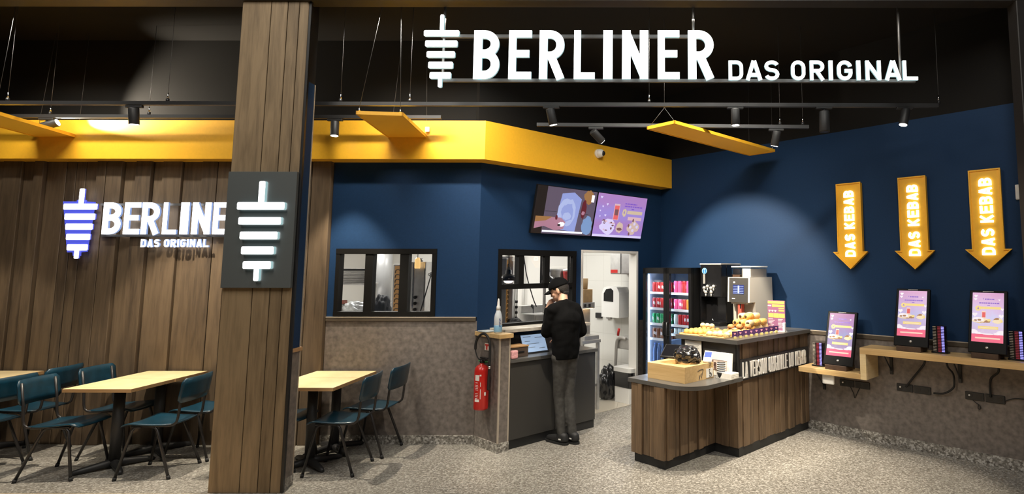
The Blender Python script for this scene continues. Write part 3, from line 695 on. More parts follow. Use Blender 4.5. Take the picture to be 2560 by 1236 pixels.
hung_panel('short yellow perforated panel hung in front of the yellow band, right of the pillar', Matrix.Translation(a) @ Matrix.Rotation(ang, 4, 'Z'), 0.99, W_, [((-0.18, 0.02), (0.02, -0.05)), ((0.17, 0.02), (0.14, 0.0)), ((-0.18, 0.97), (-0.1, 0.95)), ((0.18, 0.97), (0.15, 0.95))], zp)
a = Vector((-5.66, 4.75, zp)); ang = math.atan2(1.15, -0.235) - PI/2
hung_panel('long yellow perforated panel cut off by the left edge', Matrix.Translation(a) @ Matrix.Rotation(ang, 4, 'Z') @ Matrix.Translation((-0.2, 0, 0)), 1.30, W_, [((-0.18, 1.28), (-0.1, 1.27)), ((0.18, 1.28), (0.2, 1.27)), ((0.18, 0.3), (0.25, 0.3)), ((-0.18, 0.3), (-0.1, 0.3))], zp)
zr = 3.175
o = FR @ Matrix.Translation((1.795, -2.06, zr))
rp = hung_panel('long yellow perforated panel hung at an angle over the counter', o, 1.86, 0.36, [((0.16, 1.83), (0.16, 1.83)), ((-0.16, 1.83), (-0.16, 1.83))], zr)
b = MB(); j = (0.0, 0.06, 0.20)
b.cyl((-0.16, 0.02, 0.032), j, 0.0017, seg=6); b.cyl((0.16, 0.02, 0.032), j, 0.0017, seg=6); b.cyl(j, (0.0, 0.06, 0.24), 0.008, seg=8); b.cyl((0, 0.06, 0.24), (0, 0.06, CEIL - zr), 0.0017, seg=6); b.build('wire_yoke', M['wire'], parent=rp)
# dome camera and small clip on the yellow band
t = thing('security_camera', 'small white dome camera on the yellow band over the screens', 'camera', (1.50, -0.20, 3.215), FK)
b = MB(); b.cyl((0, 0, 0), (0, -0.03, 0), 0.055, 0.055, 20); b.build('base', M['white'], parent=t)
b = MB(); b.ball((0, -0.05, 0), 0.052); b.build('shell', M['white'], parent=t)
b = MB(); b.ball((0.012, -0.078, -0.004), 0.034); b.build('lens', M['black'], parent=t)
o = MB(); p = at(1070, 325, YB - 0.2)
o.box(-0.022, 0.022, -0.03, 0, -0.028, 0.028, 0.006); o = o.build('wall_clip', M['white'], loc=(p.x, YB - 0.2, p.z)); tag(o, 'tiny white fixing on the yellow band right of the short panel', 'fixing')
# ================================================================== tables and chairs
def make_table(name_loc, label, x0, x1, y0, y1):
    cx_, cy_ = (x0+x1)/2, (y0+y1)/2; Z = 0.742
    t = thing('cafe_table', label, 'table', (cx_, cy_, 0), group='cafe tables')
    w2, d2 = (x1-x0)/2, (y1-y0)/2
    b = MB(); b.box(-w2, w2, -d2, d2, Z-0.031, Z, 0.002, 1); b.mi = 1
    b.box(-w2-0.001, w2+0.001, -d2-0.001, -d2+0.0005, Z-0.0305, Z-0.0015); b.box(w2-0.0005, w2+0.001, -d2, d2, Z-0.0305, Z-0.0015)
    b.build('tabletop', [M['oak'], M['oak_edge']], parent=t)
    b = MB(); b.cyl((0, 0, 0.03), (0, 0, Z-0.035), 0.042, seg=20); b.box(-0.16, 0.16, -0.16, 0.16, Z-0.042, Z-0.0315, 0.003, 1); b.build('pedestal', M['black_satin'], parent=t)
    for k in range(4):
        a = PI/4 + k*PI/2 + 0.1; d = Vector((math.cos(a), math.sin(a), 0)); n = Vector((-d.y, d.x, 0))
        b = MB(); L_ = 0.29
        b.tube([(0, 0, 0.052), tuple(d*0.08 + Vector((0, 0, 0.044))), tuple(d*(L_-0.03) + Vector((0, 0, 0.024))), tuple(d*L_ + Vector((0, 0, 0.014)))], [0.036, 0.032, 0.022, 0.013], 10)
        f = b.build('foot', M['black_satin'], parent=t)
    return t
TABLES = []
for (x0, x1, y0, y1, l) in ((-5.04, -4.44, 5.18, 5.653, 'oak topped cafe table left of the pillar, the one nearer the opening'), (-5.04, -4.44, 5.664, 6.075, 'oak topped cafe table left of the pillar, pushed against the plank wall'),
        (-3.32, -2.715, 5.25, 5.713, 'oak topped cafe table right of the pillar, the one nearer the opening'), (-3.32, -2.715, 5.724, 6.09, 'oak topped cafe table right of the pillar, against the grey wall'),
        (-6.72, -6.12, 5.18, 5.653, 'oak topped cafe table cut off by the left edge, nearer the opening'), (-6.72, -6.12, 5.664, 6.075, 'oak topped cafe table at the far left, against the plank wall')):
    make_table(None, l, x0, x1, y0, y1)
def make_chair(label):
    t = thing('cafe_chair', label, 'chair', group='blue cafe chairs')
    W2 = 0.195
    # seat: a shaped plywood shell
    b = MB(); nx, ny = 14, 10; top = []; botm = []
    def sz(x, y):
        u = (x + 0.20)/0.40
        return 0.452 + 0.012*math.cos((u - 0.75)*3.2)*1.0 - 0.016*math.sin(u*PI) + 0.010*(abs(y)/W2)**2 - (0.022*max(0, (u - 0.86)/0.14)**1.5)
    for i in range(nx+1):
        u = i/nx; x = -0.195 + 0.405*u; hw = W2*(0.90 + 0.10*math.sin(min(1, u*1.25)*PI/2))
        if u < 0.08: hw *= 0.93
        if u > 0.93: hw *= 0.93
        top.append([b.bm.verts.new((x, -hw + 2*hw*j/ny, sz(x, -hw + 2*hw*j/ny))) for j in range(ny+1)])
        botm.append([b.bm.verts.new((x, -hw + 2*hw*j/ny, sz(x, -hw + 2*hw*j/ny) - 0.011)) for j in range(ny+1)])
    fs = []
    for i in range(nx):
        for j in range(ny):
            fs.append(b.bm.faces.new((top[i][j], top[i+1][j], top[i+1][j+1], top[i][j+1]))); fs.append(b.bm.faces.new((botm[i][j], botm[i][j+1], botm[i+1][j+1], botm[i+1][j])))
    for i in range(nx):
        fs.append(b.bm.faces.new((top[i][0], botm[i][0], botm[i+1][0], top[i+1][0]))); fs.append(b.bm.faces.new((top[i][ny], top[i+1][ny], botm[i+1][ny], botm[i][ny])))
    for j in range(ny):
        fs.append(b.bm.faces.new((top[0][j], top[0][j+1], botm[0][j+1], botm[0][j]))); fs.append(b.bm.faces.new((top[nx][j], botm[nx][j], botm[nx][j+1], top[nx][j+1])))
    b._fin(fs, True)
    b.build('seat', M['chair_blue'], parent=t)
    # backrest: curved rounded plate
    b = MB(); H0, H1, n = 0.625, 0.835, 16
    def bp(y, z):
        x = -0.245 - (z - H0)*0.16 - 0.030*(1 - (y/0.2)**2)
        return x
    F_ = []; B_ = []
    for j in range(n+1):
        y = -0.205 + 0.41*j/n; e = abs(y)/0.205; cut = 0.0 if e < 0.86 else 0.030*((e - 0.86)/0.14)**2
        rowf = []; rowb = []
        for k in range(5):
            z = (H0 + cut) + (H1 - H0 - 2*cut)*k/4
            rowf.append(b.bm.verts.new((bp(y, z) + 0.006, y, z))); rowb.append(b.bm.verts.new((bp(y, z) - 0.006, y, z)))
        F_.append(rowf); B_.append(rowb)
    fs = []
    for j in range(n):
        for k in range(4):
            fs.append(b.bm.faces.new((F_[j][k], F_[j+1][k], F_[j+1][k+1], F_[j][k+1]))); fs.append(b.bm.faces.new((B_[j][k], B_[j][k+1], B_[j+1][k+1], B_[j+1][k])))
        fs.append(b.bm.faces.new((F_[j][0], B_[j][0], B_[j+1][0], F_[j+1][0]))); fs.append(b.bm.faces.new((F_[j][4], F_[j+1][4], B_[j+1][4], B_[j][4])))
    for rF, rB in ((F_[0], B_[0]), (F_[n], B_[n])):
        for k in range(4): fs.append(b.bm.faces.new((rF[k], rF[k+1], rB[k+1], rB[k])))
    b._fin(fs, True)
    bk = b.build('backrest', M['chair_blue'], parent=t)
    for y in (-0.165, 0.165):
        for z in (0.672, 0.792):
            b = MB(); b.ball((bp(y, z) + 0.007, y, z), 0.0075, (0.5, 1, 1), 10, 6); b.build('rivet', M['chrome'], parent=bk)
    for s in (-1, 1):
        yt, yf = s*0.165, s*0.205
        pts = [(-0.09, yt, 0.432)] + [(0.02, yt, 0.432), (0.12, yt, 0.432)]
        b = MB(); b.tube([(0.135, yt, 0.434), (-0.09, yt, 0.434), (-0.16, yt, 0.434), (-0.195, yt, 0.440), (-0.222, yt, 0.462), (-0.232, yt, 0.50), (-0.243, yt, 0.62), (-0.272, yt, 0.81)], 0.0105, 10); b.build('back_post', M['tube'], parent=t)
        b = MB(); b.tube([(-0.02, yt*0.97, 0.428), (-0.055, yt, 0.424), (-0.075, yt*1.01, 0.400), (-0.215, yf, 0.02)], 0.0115, 10); l = b.build('leg', M['tube'], parent=t)
        b = MB(); b.cyl((-0.2115, yf, 0.03), (-0.222, yf, 0.0), 0.0145, seg=10); b.build('foot_cap', M['rubber'], parent=l)
        b = MB(); b.tube([(0.06, yt*0.97, 0.428), (0.105, yt, 0.424), (0.128, yt*1.01, 0.400), (0.205, yf, 0.02)], 0.0115, 10); l = b.build('leg', M['tube'], parent=t)
        b = MB(); b.cyl((0.203, yf, 0.03), (0.209, yf, 0.0), 0.0145, seg=10); b.build('foot_cap', M['rubber'], parent=l)
    b = MB()
    b.tube([(0.10, -0.165, 0.430), (0.10, 0.165, 0.430)], 0.008, 8); b.tube([(-0.06, -0.165, 0.430), (-0.06, 0.165, 0.430)], 0.008, 8); b.build('cross_bar', M['tube'], parent=t)
    return t
CH = [
 ((-5.04, 5.27), 0.12, 'blue cafe chair facing right at the left oak table, its whole frame in view'),
 ((-5.06, 5.83), 0.06, 'blue cafe chair facing right, partly hidden behind the left oak table'),
 ((-4.26, 5.32), PI + 0.10, 'blue cafe chair facing left at the left oak table, nearest the opening'),
 ((-4.24, 5.80), PI - 0.03, 'blue cafe chair facing left, half hidden by the plank pillar'),
 ((-2.71, 5.395), PI + 0.04, 'blue cafe chair facing left right of the pillar, pushed under the right oak table'),
 ((-2.655, 5.90), PI - 0.04, 'blue cafe chair right of the pillar, standing against the grey wall'),
 ((-3.27, 5.50), 0.05, 'blue cafe chair behind the pillar, only its seat and a leg showing'),
 ((-5.86, 5.30), PI - 0.06, 'dark blue cafe chair cut off by the left edge'),
 ((-5.93, 5.80), PI + 0.08, 'dark blue cafe chair behind the fully visible left chair, against the planks'),
]
proto = None
for (x, y), rz, l in CH:
    if proto is None: c = proto = make_chair(l)
    else: c = copy_tree(proto)
    c['label'] = l; place(c, (x, y, 0), None, rz)
# ================================================================== the kitchen wall: counter, shelf, extinguisher
t = thing('service_counter', 'charcoal service counter under the kitchen hatch, in front of the standing person', 'counter', (0.125, -0.03, 0), FK)
CW = 1.155
b = MB(); b.box(0, CW, -0.375, 0.0, 0.09, 0.845); b.build('carcass', M['charcoal'], parent=t)
b = MB(); b.box(0.0, CW/2-0.002, -0.405, -0.376, 0.092, 0.843, 0.002, 1); b.build('front_panel', M['charcoal'], parent=t)
b = MB(); b.box(CW/2+0.002, CW, -0.405, -0.376, 0.092, 0.843, 0.002, 1); b.build('front_panel', M['charcoal'], parent=t)
b = MB(); b.box(0.0, CW, -0.385, 0, 0, 0.09); b.build('plinth', M['kick'], parent=t)
b = MB(); b.box(0.0, CW+0.02, -0.425, 0.0, 0.846, 0.882, 0.003, 1); b.build('worktop', M['charcoal_top'], parent=t)
t = MB(); t.box(0.155, 1.33, -0.29, 0.22, 1.128, 1.164, 0.003, 1)
M['marble'] = mat('pale_stone', (0.60, 0.55, 0.47), 0.25, var=0.25, vscale=9)
o = t.build('pass_shelf', M['marble'], frame=FK); tag(o, 'pale stone pass shelf below the kitchen hatch', 'shelf')
b = MB(); b.mi = 0; b.box(0, 0.24, -0.17, 0.0, 0, 0.10, 0.003, 1); b.mi = 1; b.box(-0.005, 0.245, -0.175, 0.0, 0.10, 0.114, 0.002, 1)
M['brown_box'] = mat('dark_brown_board', (0.075, 0.052, 0.040), 0.5, var=0.1)
t = thing('cash_box', 'dark brown drawer box with a pale lid on the charcoal service counter', 'drawer box', (0.15, -0.2, 0.883), FK)
b.build('box_body', [M['brown_box'], M['oak_edge']], parent=t)
b = MB(); b.box(0.11, 0.19, -0.176, -0.17, 0.045, 0.06, 0.002, 1); b.build('handle', M['black'], parent=t)
t = thing('tablet', 'tilted tablet with a pale blue screen on the charcoal service counter', 'tablet', (0.585, -0.245, 0.8825), FK)
TM = Matrix.Rotation(-0.42, 4, 'X')
b = MB(); b.box(-0.165, 0.165, -0.006, 0.006, 0.004, 0.215, 0.003, 2, TM); b.build('case', M['black'], parent=t)
b = MB(); b.box(-0.155, 0.155, -0.0075, -0.006, 0.014, 0.205, 0, 1, TM); b.mi = 1
for z, x0, x1 in ((0.18, -.13, -.03), (0.165, 0.02, .12), (0.13, -.12, -.05), (0.10, -0.1, 0.06), (0.06, -.13, .0), (0.045, .05, .13)): b.box(x0, x1, -0.0082, -0.0074, z, z+0.006, 0, 1, TM)
b.build('screen', [emat('tablet_glow', (0.50, 0.68, 0.95), 0.55), mat('tablet_text', (0.25, 0.33, 0.45))], parent=t)
b = MB(); b.box(-0.165, 0.165, -0.02, 0.12, 0, 0.008, 0.002, 1); b.build('stand', M['black'], parent=t)
o = MB(); o.box(-0.038, 0.038, -0.022, 0.022, 0, 0.085, 0.014, 3); o = o.build('sponge', mat('pink_sponge', (0.72, 0.36, 0.38), 0.85, bump=0.5, vscale=120), frame=FK, loc=(0.172, -0.432, 0.8835)); tag(o, 'pink sponge at the left end of the charcoal service counter', 'sponge')
# spray bottle on the oak cap
t = thing('spray_bottle', 'white squeeze bottle with a long nozzle and blue label on the oak wall cap', 'bottle', (0.060, -0.30, 1.1425), FK)
b = MB(); b.lathe([(0.036, 0), (0.040, 0.006), (0.040, 0.15), (0.034, 0.185), (0.020, 0.225), (0.017, 0.235)], seg=24); bt = b.build('bottle_body', mat('milky_plastic', (0.62, 0.66, 0.70), 0.3), parent=t)
b = MB(); b.lathe([(0.021, 0.228), (0.021, 0.262), (0.013, 0.275), (0.0125, 0.31), (0.008, 0.335), (0.004, 0.345)], seg=18); b.build('nozzle', M['white'], parent=t)
b = MB(); b.lathe([(0.0405, 0.012), (0.0412, 0.014), (0.0412, 0.075), (0.0405, 0.077)], seg=24); b.build('label', mat('light_blue_label', (0.25, 0.50, 0.74), 0.4), parent=t)
b = MB(); mt = Matrix.Rotation(PI/2, 4, 'Y')
for k in range(6):
    b.box(-0.006, 0.006, -0.0418, -0.0395, 0.060 + k*0.015, 0.070 + k*0.015, 0, 1, Matrix.Rotation(math.radians(-10 if k % 2 else -6), 4, 'Z'))
b.build('lettering', mat('navy_print', (0.05, 0.09, 0.25), 0.5), parent=t)
o = MB(); o.box(-0.03, 0.10, -0.10, 0.06, 0, 0.012, 0.005, 2); o = o.build('folded_cloth', mat('pale_cloth', (0.42, 0.46, 0.47), 0.8, var=0.2), frame=FK, loc=(-0.0, -0.12, 1.1428)); tag(o, 'pale folded cloth lying on the oak wall cap behind the bottle', 'cloth')
# fire extinguisher on the low return wall
EX = thing('fire_extinguisher', 'red fire extinguisher with a black hose on the low grey return wall', 'fire extinguisher', (-0.082, -0.25, 0.40), FK)
b = MB(); b.lathe([(0.050, 0.0), (0.068, 0.006), (0.072, 0.02), (0.072, 0.375), (0.066, 0.405), (0.045, 0.430), (0.024, 0.440), (0.022, 0.452)], seg=28); tk = b.build('tank', M['red'], parent=EX)
b = MB()
def onlabel(a0, a1, z0, z1, r=0.0727):
    n = max(2, int((a1-a0)/0.12))
    for k in range(n):
        q0 = a0 + (a1-a0)*k/n; q1 = a0 + (a1-a0)*(k+1)/n
        b.quad([(r*math.cos(q0), r*math.sin(q0), z0), (r*math.cos(q1), r*math.sin(q1), z0), (r*math.cos(q1), r*math.sin(q1), z1), (r*math.cos(q0), r*math.sin(q0), z1)], True)
vb = math.radians(226)                                           # bearing of the printed side in this frame
onlabel(vb-0.75, vb-0.10, 0.290, 0.345); onlabel(vb-0.75, vb-0.05, 0.088, 0.112)
for z in (0.118, 0.135, 0.150, 0.164, 0.20, 0.215, 0.23, 0.245, 0.268): onlabel(vb-0.7, vb-0.22 - 0.1*((z*100) % 1), z, z+0.005)
onlabel(vb+0.05, vb+0.14, 0.115, 0.21); onlabel(vb+0.05, vb+0.13, 0.235, 0.275); onlabel(vb-0.05, vb+0.18, 0.335, 0.35); onlabel(vb+0.62, vb+0.88, 0.145, 0.178)
b.build('printed_label', M['white'], parent=EX, normals=False)
b = MB(); b.cyl((0, 0, 0.452), (0, 0, 0.485), 0.022, seg=16); b.box(-0.02, 0.02, -0.085, 0.03, 0.482, 0.494, 0.004, 1); b.box(-0.018, 0.018, -0.10, 0.02, 0.502, 0.512, 0.004, 1); b.build('valve_handle', M['black'], parent=EX)
b = MB(); b.cyl((0.02, -0.0, 0.462), (0.05, -0.02, 0.462), 0.012, seg=10); b.cyl((0, 0.03, 0.47), (0.0, 0.055, 0.47), 0.010, seg=10); b.build('safety_pin', mat('green_plastic', (0.08, 0.35, 0.12), 0.5), parent=EX)
hp = [(0, 0.02, 0.470), (-0.005, 0.075, 0.500), (-0.012, 0.105, 0.56), (-0.014, 0.105, 0.63), (-0.008, 0.075, 0.695), (0, 0.015, 0.735), (0.004, -0.045, 0.735), (0.008, -0.095, 0.70), (0.01, -0.118, 0.64), (0.01, -0.122, 0.55), (0.012, -0.118, 0.45), (0.014, -0.108, 0.33), (0.018, -0.098, 0.20)]
def smooth_path(P, n=6):
    P = [Vector(p) for p in P]; out = []
    for i in range(len(P)-1):
        p0 = P[max(i-1, 0)]; p1 = P[i]; p2 = P[i+1]; p3 = P[min(i+2, len(P)-1)]
        for k in range(n):
            u = k/n; out.append(0.5*((2*p1) + (p2-p0)*u + (2*p0-5*p1+4*p2-p3)*u*u + (3*p1-p0-3*p2+p3)*u**3))
    out.append(P[-1]); return out
b = MB(); sp = smooth_path(hp); b.tube(sp, [0.006 if i < 14 else 0.0125 for i in range(len(sp))], 10); b.build('hose', M['rubber'], parent=EX)
b = MB(); b.cyl((0.012, -0.118, 0.435), (0.012, -0.117, 0.410), 0.015, seg=12); b.build('hose_collar', M['chrome'], parent=EX)
b = MB(); b.box(0.062, 0.082, -0.03, 0.03, 0.25, 0.31); b.box(0.0, 0.082, -0.012, 0.012, 0.445, 0.45); b.build('bracket', M['black'], parent=EX)
t = thing('safety_sign', 'small red and white sign on the grey return wall above the extinguisher', 'sign', (-0.002, -0.21, 0.965), FK)
b = MB(); b.box(-0.004, 0.0, -0.04, 0.04, -0.0, 0.07); b.build('plate', mat('sign_pink', (0.75, 0.62, 0.55), 0.5), parent=t)
b = MB(); b.box(-0.006, -0.004, -0.03, 0.03, 0.045, 0.062); b.box(-0.006, -0.004, -0.012, 0.012, 0.008, 0.045); b.build('pictogram', M['red'], parent=t)
# ================================================================== counter that juts out from the right wall
def pix(px, py):
    return RIGHT*((px - CX)/F_PX) - UP*((py - CY)/F_PX) + FWD
EYEP = Vector((0, 0, EYE))
def atR(px, py, d):
    "(s, z) on the plane parallel to the right wall, d metres in front of it"
    r = pix(px, py); t = ((CR - KD*d - EYEP).dot(KD))/r.dot(KD); q = EYEP + r*t
    return (q - CR).dot(RD), q.z
def atZ(px, py, z):
    "(s, d) in the right-wall frame on the level z"
    r = pix(px, py); t = (z - EYE)/r.z; q = EYEP + r*t
    return (q - CR).dot(RD), -(q - CR).dot(KD)
HZ, LZ = 1.11, 0.76
R90 = Matrix.Rotation(PI/2, 4, 'Z')
oc = thing('order_counter', 'plank clad counter with a high bar and low rounded till end', 'counter', (1.9, -1.4, 0), FR)
def OC(mb, name, mats, parent=oc): 
    bmesh.ops.translate(mb.bm, verts=mb.bm.verts, vec=(-1.9, 1.4, 0)); return mb.build(name, mats, parent=parent)
b = MB(); b.box(1.53, 2.20, -1.41, -0.01, 0.09, HZ - 0.042); b.box(1.20, 1.53, -0.60, -0.01, 0.09, HZ - 0.042); OC(b, 'high_body', M['charcoal'])
b = MB(); b.box(1.535, 1.93, -2.155, -1.41, 0.09, LZ - 0.037); OC(b, 'low_body', M['charcoal'])
b = MB(); b.box(1.54, 2.212, -1.405, -0.01, 0, 0.09); b.box(1.545, 1.925, -2.15, -1.40, 0, 0.09); OC(b, 'plinth', M['kick'])
b = MB(); b.prism([(1.17, -0.012), (1.17, -0.64), (1.50, -0.64), (1.50, -1.49), (2.268, -1.49), (2.268, -0.012)], HZ - 0.040, HZ, 'z'); OC(b, 'high_top', M['charcoal_top'])
cr = 0.26
b = MB(); b.prism([(1.49, -1.412), (1.49, -2.19)] + arc(2.275 - cr, -2.19 + cr, cr, cr, 270, 360, 14) + [(2.275, -1.412)], LZ - 0.036, LZ, 'z'); OC(b, 'low_top', M['charcoal_top'])
b = MB(); b.box(1.53, 2.215, -1.432, -1.41, LZ + 0.001, HZ - 0.041); OC(b, 'front_panel', M['charcoal'])
cw = [0.055, 0.075, 0.09, 0.115]; cdp = [0.012, 0.012, 0.024, 0.032]
rng = random.Random(5)
b = MB(); b.mi = 1; b.box(1.53, 1.94, -2.157, -2.15, 0.09, LZ - 0.04)
b.mi = 0; planks(b, 1.525, 1.945, 0.085, LZ - 0.038, -2.157, cw, cdp, 0.004, None, rng); OC(b, 'front_planks', [M['wood_counter'], M['wood_gap']])
b = MB(); planks(b, 0.0, 0.74, 0.085, LZ - 0.038, 0.0, cw, cdp, 0.004, Matrix.Translation((1.932, -2.155, 0)) @ R90, rng); OC(b, 'side_planks', [M['wood_counter'], M['wood_gap']])
b = MB(); planks(b, 1.945, 2.22, 0.085, LZ - 0.038, -1.41, cw, cdp, 0.004, None, rng); OC(b, 'inner_planks', [M['wood_counter'], M['wood_gap']])
b = MB(); b.mi = 1; b.box(2.19, 2.201, -1.41, -0.01, 0.09, HZ - 0.042); b.mi = 0; planks(b, 0.0, 1.395, 0.085, HZ - 0.045, 0.0, cw, cdp, 0.004, Matrix.Translation((2.20, -1.41, 0)) @ R90, rng); OC(b, 'long_planks', [M['wood_counter'], M['wood_gap']])
b = MB(); b.box(2.205, 2.240, -1.432, -1.41, LZ + 0.001, HZ - 0.041); OC(b, 'corner_trim', M['black_satin'])
b = MB(); b.box(2.20, 2.246, -1.415, -0.03, 0.715, 0.915, 0.002, 1); board = OC(b, 'lettering_board', M['black_satin'])
TXT = 'LA VERSION ORIGINALE DU KEBAB'
ln, tot = text_line(TXT, 0.15, 0.040, 0.0110, 0.0125, 0.036, None)
kx = 1.27/tot
for ch, x, w_ in ln:
    b = letter_mb(ch, 0.152, w_*kx, 0.0116 if ch != 'I' else w_*kx, 0.012)
    o = b.build('letter', M['sign_letter_flat'], parent=board); o.matrix_local = Matrix.Translation((2.248 - 1.9, -1.385 + x*kx + 1.4, 0.738)) @ R90
# --- things on the low end
bx = thing('till_box', 'open oak box on the low end of the plank counter', 'box', (1.857, -1.845, LZ), FR)
b = MB(); W2, D2, HH = 0.228, 0.218, 0.145
for u in ((-W2, W2, -D2, -D2+0.075), (-W2, W2, D2-0.075, D2), (-W2, -W2+0.075, -D2+0.0755, D2-0.0755), (W2-0.075, W2, -D2+0.0755, D2-0.0755)): b.box(*u, 0.0, HH, 0.001, 1)
b.box(-W2+0.0755, W2-0.0755, -D2+0.0755, D2-0.0755, 0.0, HH-0.05); b.build('oak_case', M['oak_x'], parent=bx)
b = MB(); b.box(W2, W2+0.002, 0.10, 0.205, 0.012, 0.095); b.build('white_sticker', M['paper'], parent=bx)
b = MB(); MT = Matrix.Translation((W2+0.002, 0.10, 0.012)) @ R90
ring = [(0.062 + 0.017*math.cos(a*PI/8), 0.025 + 0.017*math.sin(a*PI/8)) for a in range(9, 24)]
b.ribbon(ring, 0.004, -0.002, 0, mtx=MT); b.ribbon([(0.05, 0.06), (0.053, 0.036), (0.069, 0.036), (0.078, 0.014), (0.084, 0.017)], 0.005, -0.002, 0, mtx=MT); b.prism(arc(0.05, 0.070, 0.006, 0.006, 0, 330, 10), -0.002, 0, 'y', mtx=MT); b.build('wheelchair_symbol', M['black'], parent=bx)
b = MB(); MT = Matrix.Translation((W2, -0.03, 0.012)) @ R90
b.ribbon([(0.0, 0.075), (0.03, 0.085), (0.07, 0.088), (0.085, 0.075)], 0.006, -0.002, 0, mtx=MT); b.ribbon([(0.02, 0.0), (0.035, 0.035)], 0.012, -0.002, 0, mtx=MT); b.ribbon([(0.055, 0.01), (0.075, 0.06), (0.085, 0.085)], 0.007, -0.002, 0, mtx=MT); b.ribbon([(0.045, 0.04), (0.06, 0.05)], 0.005, -0.002, 0, mtx=MT); b.build('dark_drawing', mat('dark_print', (0.10, 0.08, 0.06), 0.6), parent=bx)
t = thing('till_monitor', 'black till screen leaning back behind the black bag on the oak box', 'screen', (1.70, -1.76, LZ + 0.1455), FR, 0.35)
TM = Matrix.Rotation(-1.05, 4, 'X')
b = MB(); b.box(-0.15, 0.15, -0.012, 0.008, 0.02, 0.22, 0.004, 2, TM); b.build('case', M['black_satin'], parent=t)
b = MB(); b.box(-0.14, 0.14, -0.0135, -0.0121, 0.03, 0.21, 0, 1, TM); b.build('screen', mat('dark_glass', (0.008, 0.008, 0.010), 0.08), parent=t)
b = MB(); b.box(-0.06, 0.06, 0.02, 0.14, 0, 0.012, 0.003, 1); b.cyl((0, 0.09, 0.01), (0, 0.10, 0.085), 0.02, seg=12); b.build('stand', M['black_satin'], parent=t)
def crumple(name, label, cat, r, sc, seed, m, loc, frame, amp=0.25, sub=4, group=None, fq=(3, 9)):
    t = bmesh.new(); bmesh.ops.create_icosphere(t, subdivisions=sub, radius=1)
    rg = random.Random(seed); ds = [(Vector((rg.uniform(-1, 1), rg.uniform(-1, 1), rg.uniform(-1, 1))).normalized(), rg.uniform(*fq), rg.uniform(0, 6)) for _ in range(9)]
    for v in t.verts:
        n = v.co.copy(); k = 1 + amp*sum(abs(math.sin(n.dot(d)*f + p)) - 0.6 for d, f, p in ds)/9*1.6
        v.co = Vector((n.x*sc[0]*k*r, n.y*sc[1]*k*r, max(-0.62, n.z)*sc[2]*k*r + 0.62*sc[2]*r))
    b = MB(); b._merge(t, smooth=True); o = b.build(name, m, frame=frame, loc=loc); zmin = min(v.co.z for v in o.data.vertices)
    for v in o.data.vertices: v.co.z -= zmin
    return tag(o, label, cat, group)
M['bag'] = mat('glossy_black_plastic', (0.015, 0.015, 0.016), 0.18, spec=0.8)
crumple('plastic_bag', 'crumpled glossy black plastic bag on the oak box', 'bag', 0.118, (1.12, 0.82, 0.76), 4, M['bag'], (1.93, -1.835, LZ + 0.1455), FR, 0.42, 5, None, (2, 7))
t = thing('card_reader', 'white card reader with a blue screen leaning beside the black bag', 'card reader', (2.075, -1.72, LZ + 0.147), FR, 0.5)
TM = Matrix.Rotation(-1.12, 4, 'X')
b = MB(); b.box(-0.042, 0.042, -0.012, 0.012, 0.012, 0.175, 0.008, 2, TM); b.build('case', M['white'], parent=t)
b = MB(); b.box(-0.034, 0.034, -0.0135, -0.012, 0.075, 0.160, 0, 1, TM); b.build('screen', emat('reader_screen', (0.10, 0.16, 0.62), 0.5), parent=t)
b = MB(); b.box(-0.03, 0.03, 0.02, 0.10, 0, 0.016, 0.003, 1); b.build('rest', M['white'], parent=t)
for k in range(5):
    b = MB(); b.mi = 0; b.lathe([(0.030, 0), (0.042, 0.006), (0.043, 0.012), (0.040, 0.013)], seg=20); b.mi = 1; b.lathe([(0.0385, 0.0128), (0.0385, 0.0190)], seg=20)
    o = b.build('cup_lid', [M['white'], M['black']], frame=FR, loc=(2.145, -1.585, LZ + 0.0005 + k*0.0192 + 0.048)); tag(o, 'white and black round lid in the small stack beside the card reader', 'lid', 'stack of lids')
b = MB(); b.lathe([(0.032, 0), (0.041, 0.040), (0.043, 0.046), (0.043, 0.048)], seg=20); o = b.build('paper_cup', M['black_satin'], frame=FR, loc=(2.145, -1.585, LZ)); tag(o, 'small black cup under the stack of striped lids', 'cup')
def lines(b, x0, x1, zs, y, h=0.004, rg=None, mtx=None):
    for z in zs:
        a = rg.uniform(0.0, 0.2)*(x1-x0) if rg else 0
        b.box(x0 + a, x1 - a, y - 0.0008, y, z, z + h, 0, 1, mtx)
rg = random.Random(3)
t = thing('notice', 'white printed notice standing against the dark counter front', 'notice', (1.86, -1.45, LZ), FR)
s0, z1 = atR(1713, 850, 1.45); s1, z1b = atR(1754, 856, 1.45)
zt = z1 - LZ
b = MB(); b.box(s0-1.86, s1-1.86, -0.004, 0.0, zt - 0.29, zt); b.build('sheet', M['paper'], parent=t)
b = MB(); lines(b, s0-1.86+0.02, s1-1.86-0.02, [zt-0.045, zt-0.06, zt-0.075, zt-0.09, zt-0.13, zt-0.15, zt-0.165, zt-0.18, zt-0.21], -0.004, 0.005, rg); b.build('print', mat('grey_print', (0.30, 0.28, 0.26)), parent=t)
s0, z1 = atR(1759, 878, 1.52); s1, z1b = atR(1829, 884, 1.52)
t = thing('picture_frame', 'white framed sketch leaning on the low counter by the lids', 'picture', ((s0+s1)/2, -1.52, LZ), FR)
w2 = (s1-s0)/2; zt = (z1+z1b)/2 - LZ
TM = Matrix.Rotation(-0.10, 4, 'X')
b = MB(); b.box(-w2, w2, -0.004, 0.004, 0.0, zt, 0.002, 1, TM); b.build('board', M['paper'], parent=t)
b = MB(); b.box(-w2+0.05, w2-0.06, -0.0055, -0.004, 0.05, zt-0.075, 0, 1, TM); b.build('drawing_ground', mat('pinkish_paper', (0.66, 0.55, 0.50), 0.7), parent=t)
b = MB(); rg = random.Random(8)
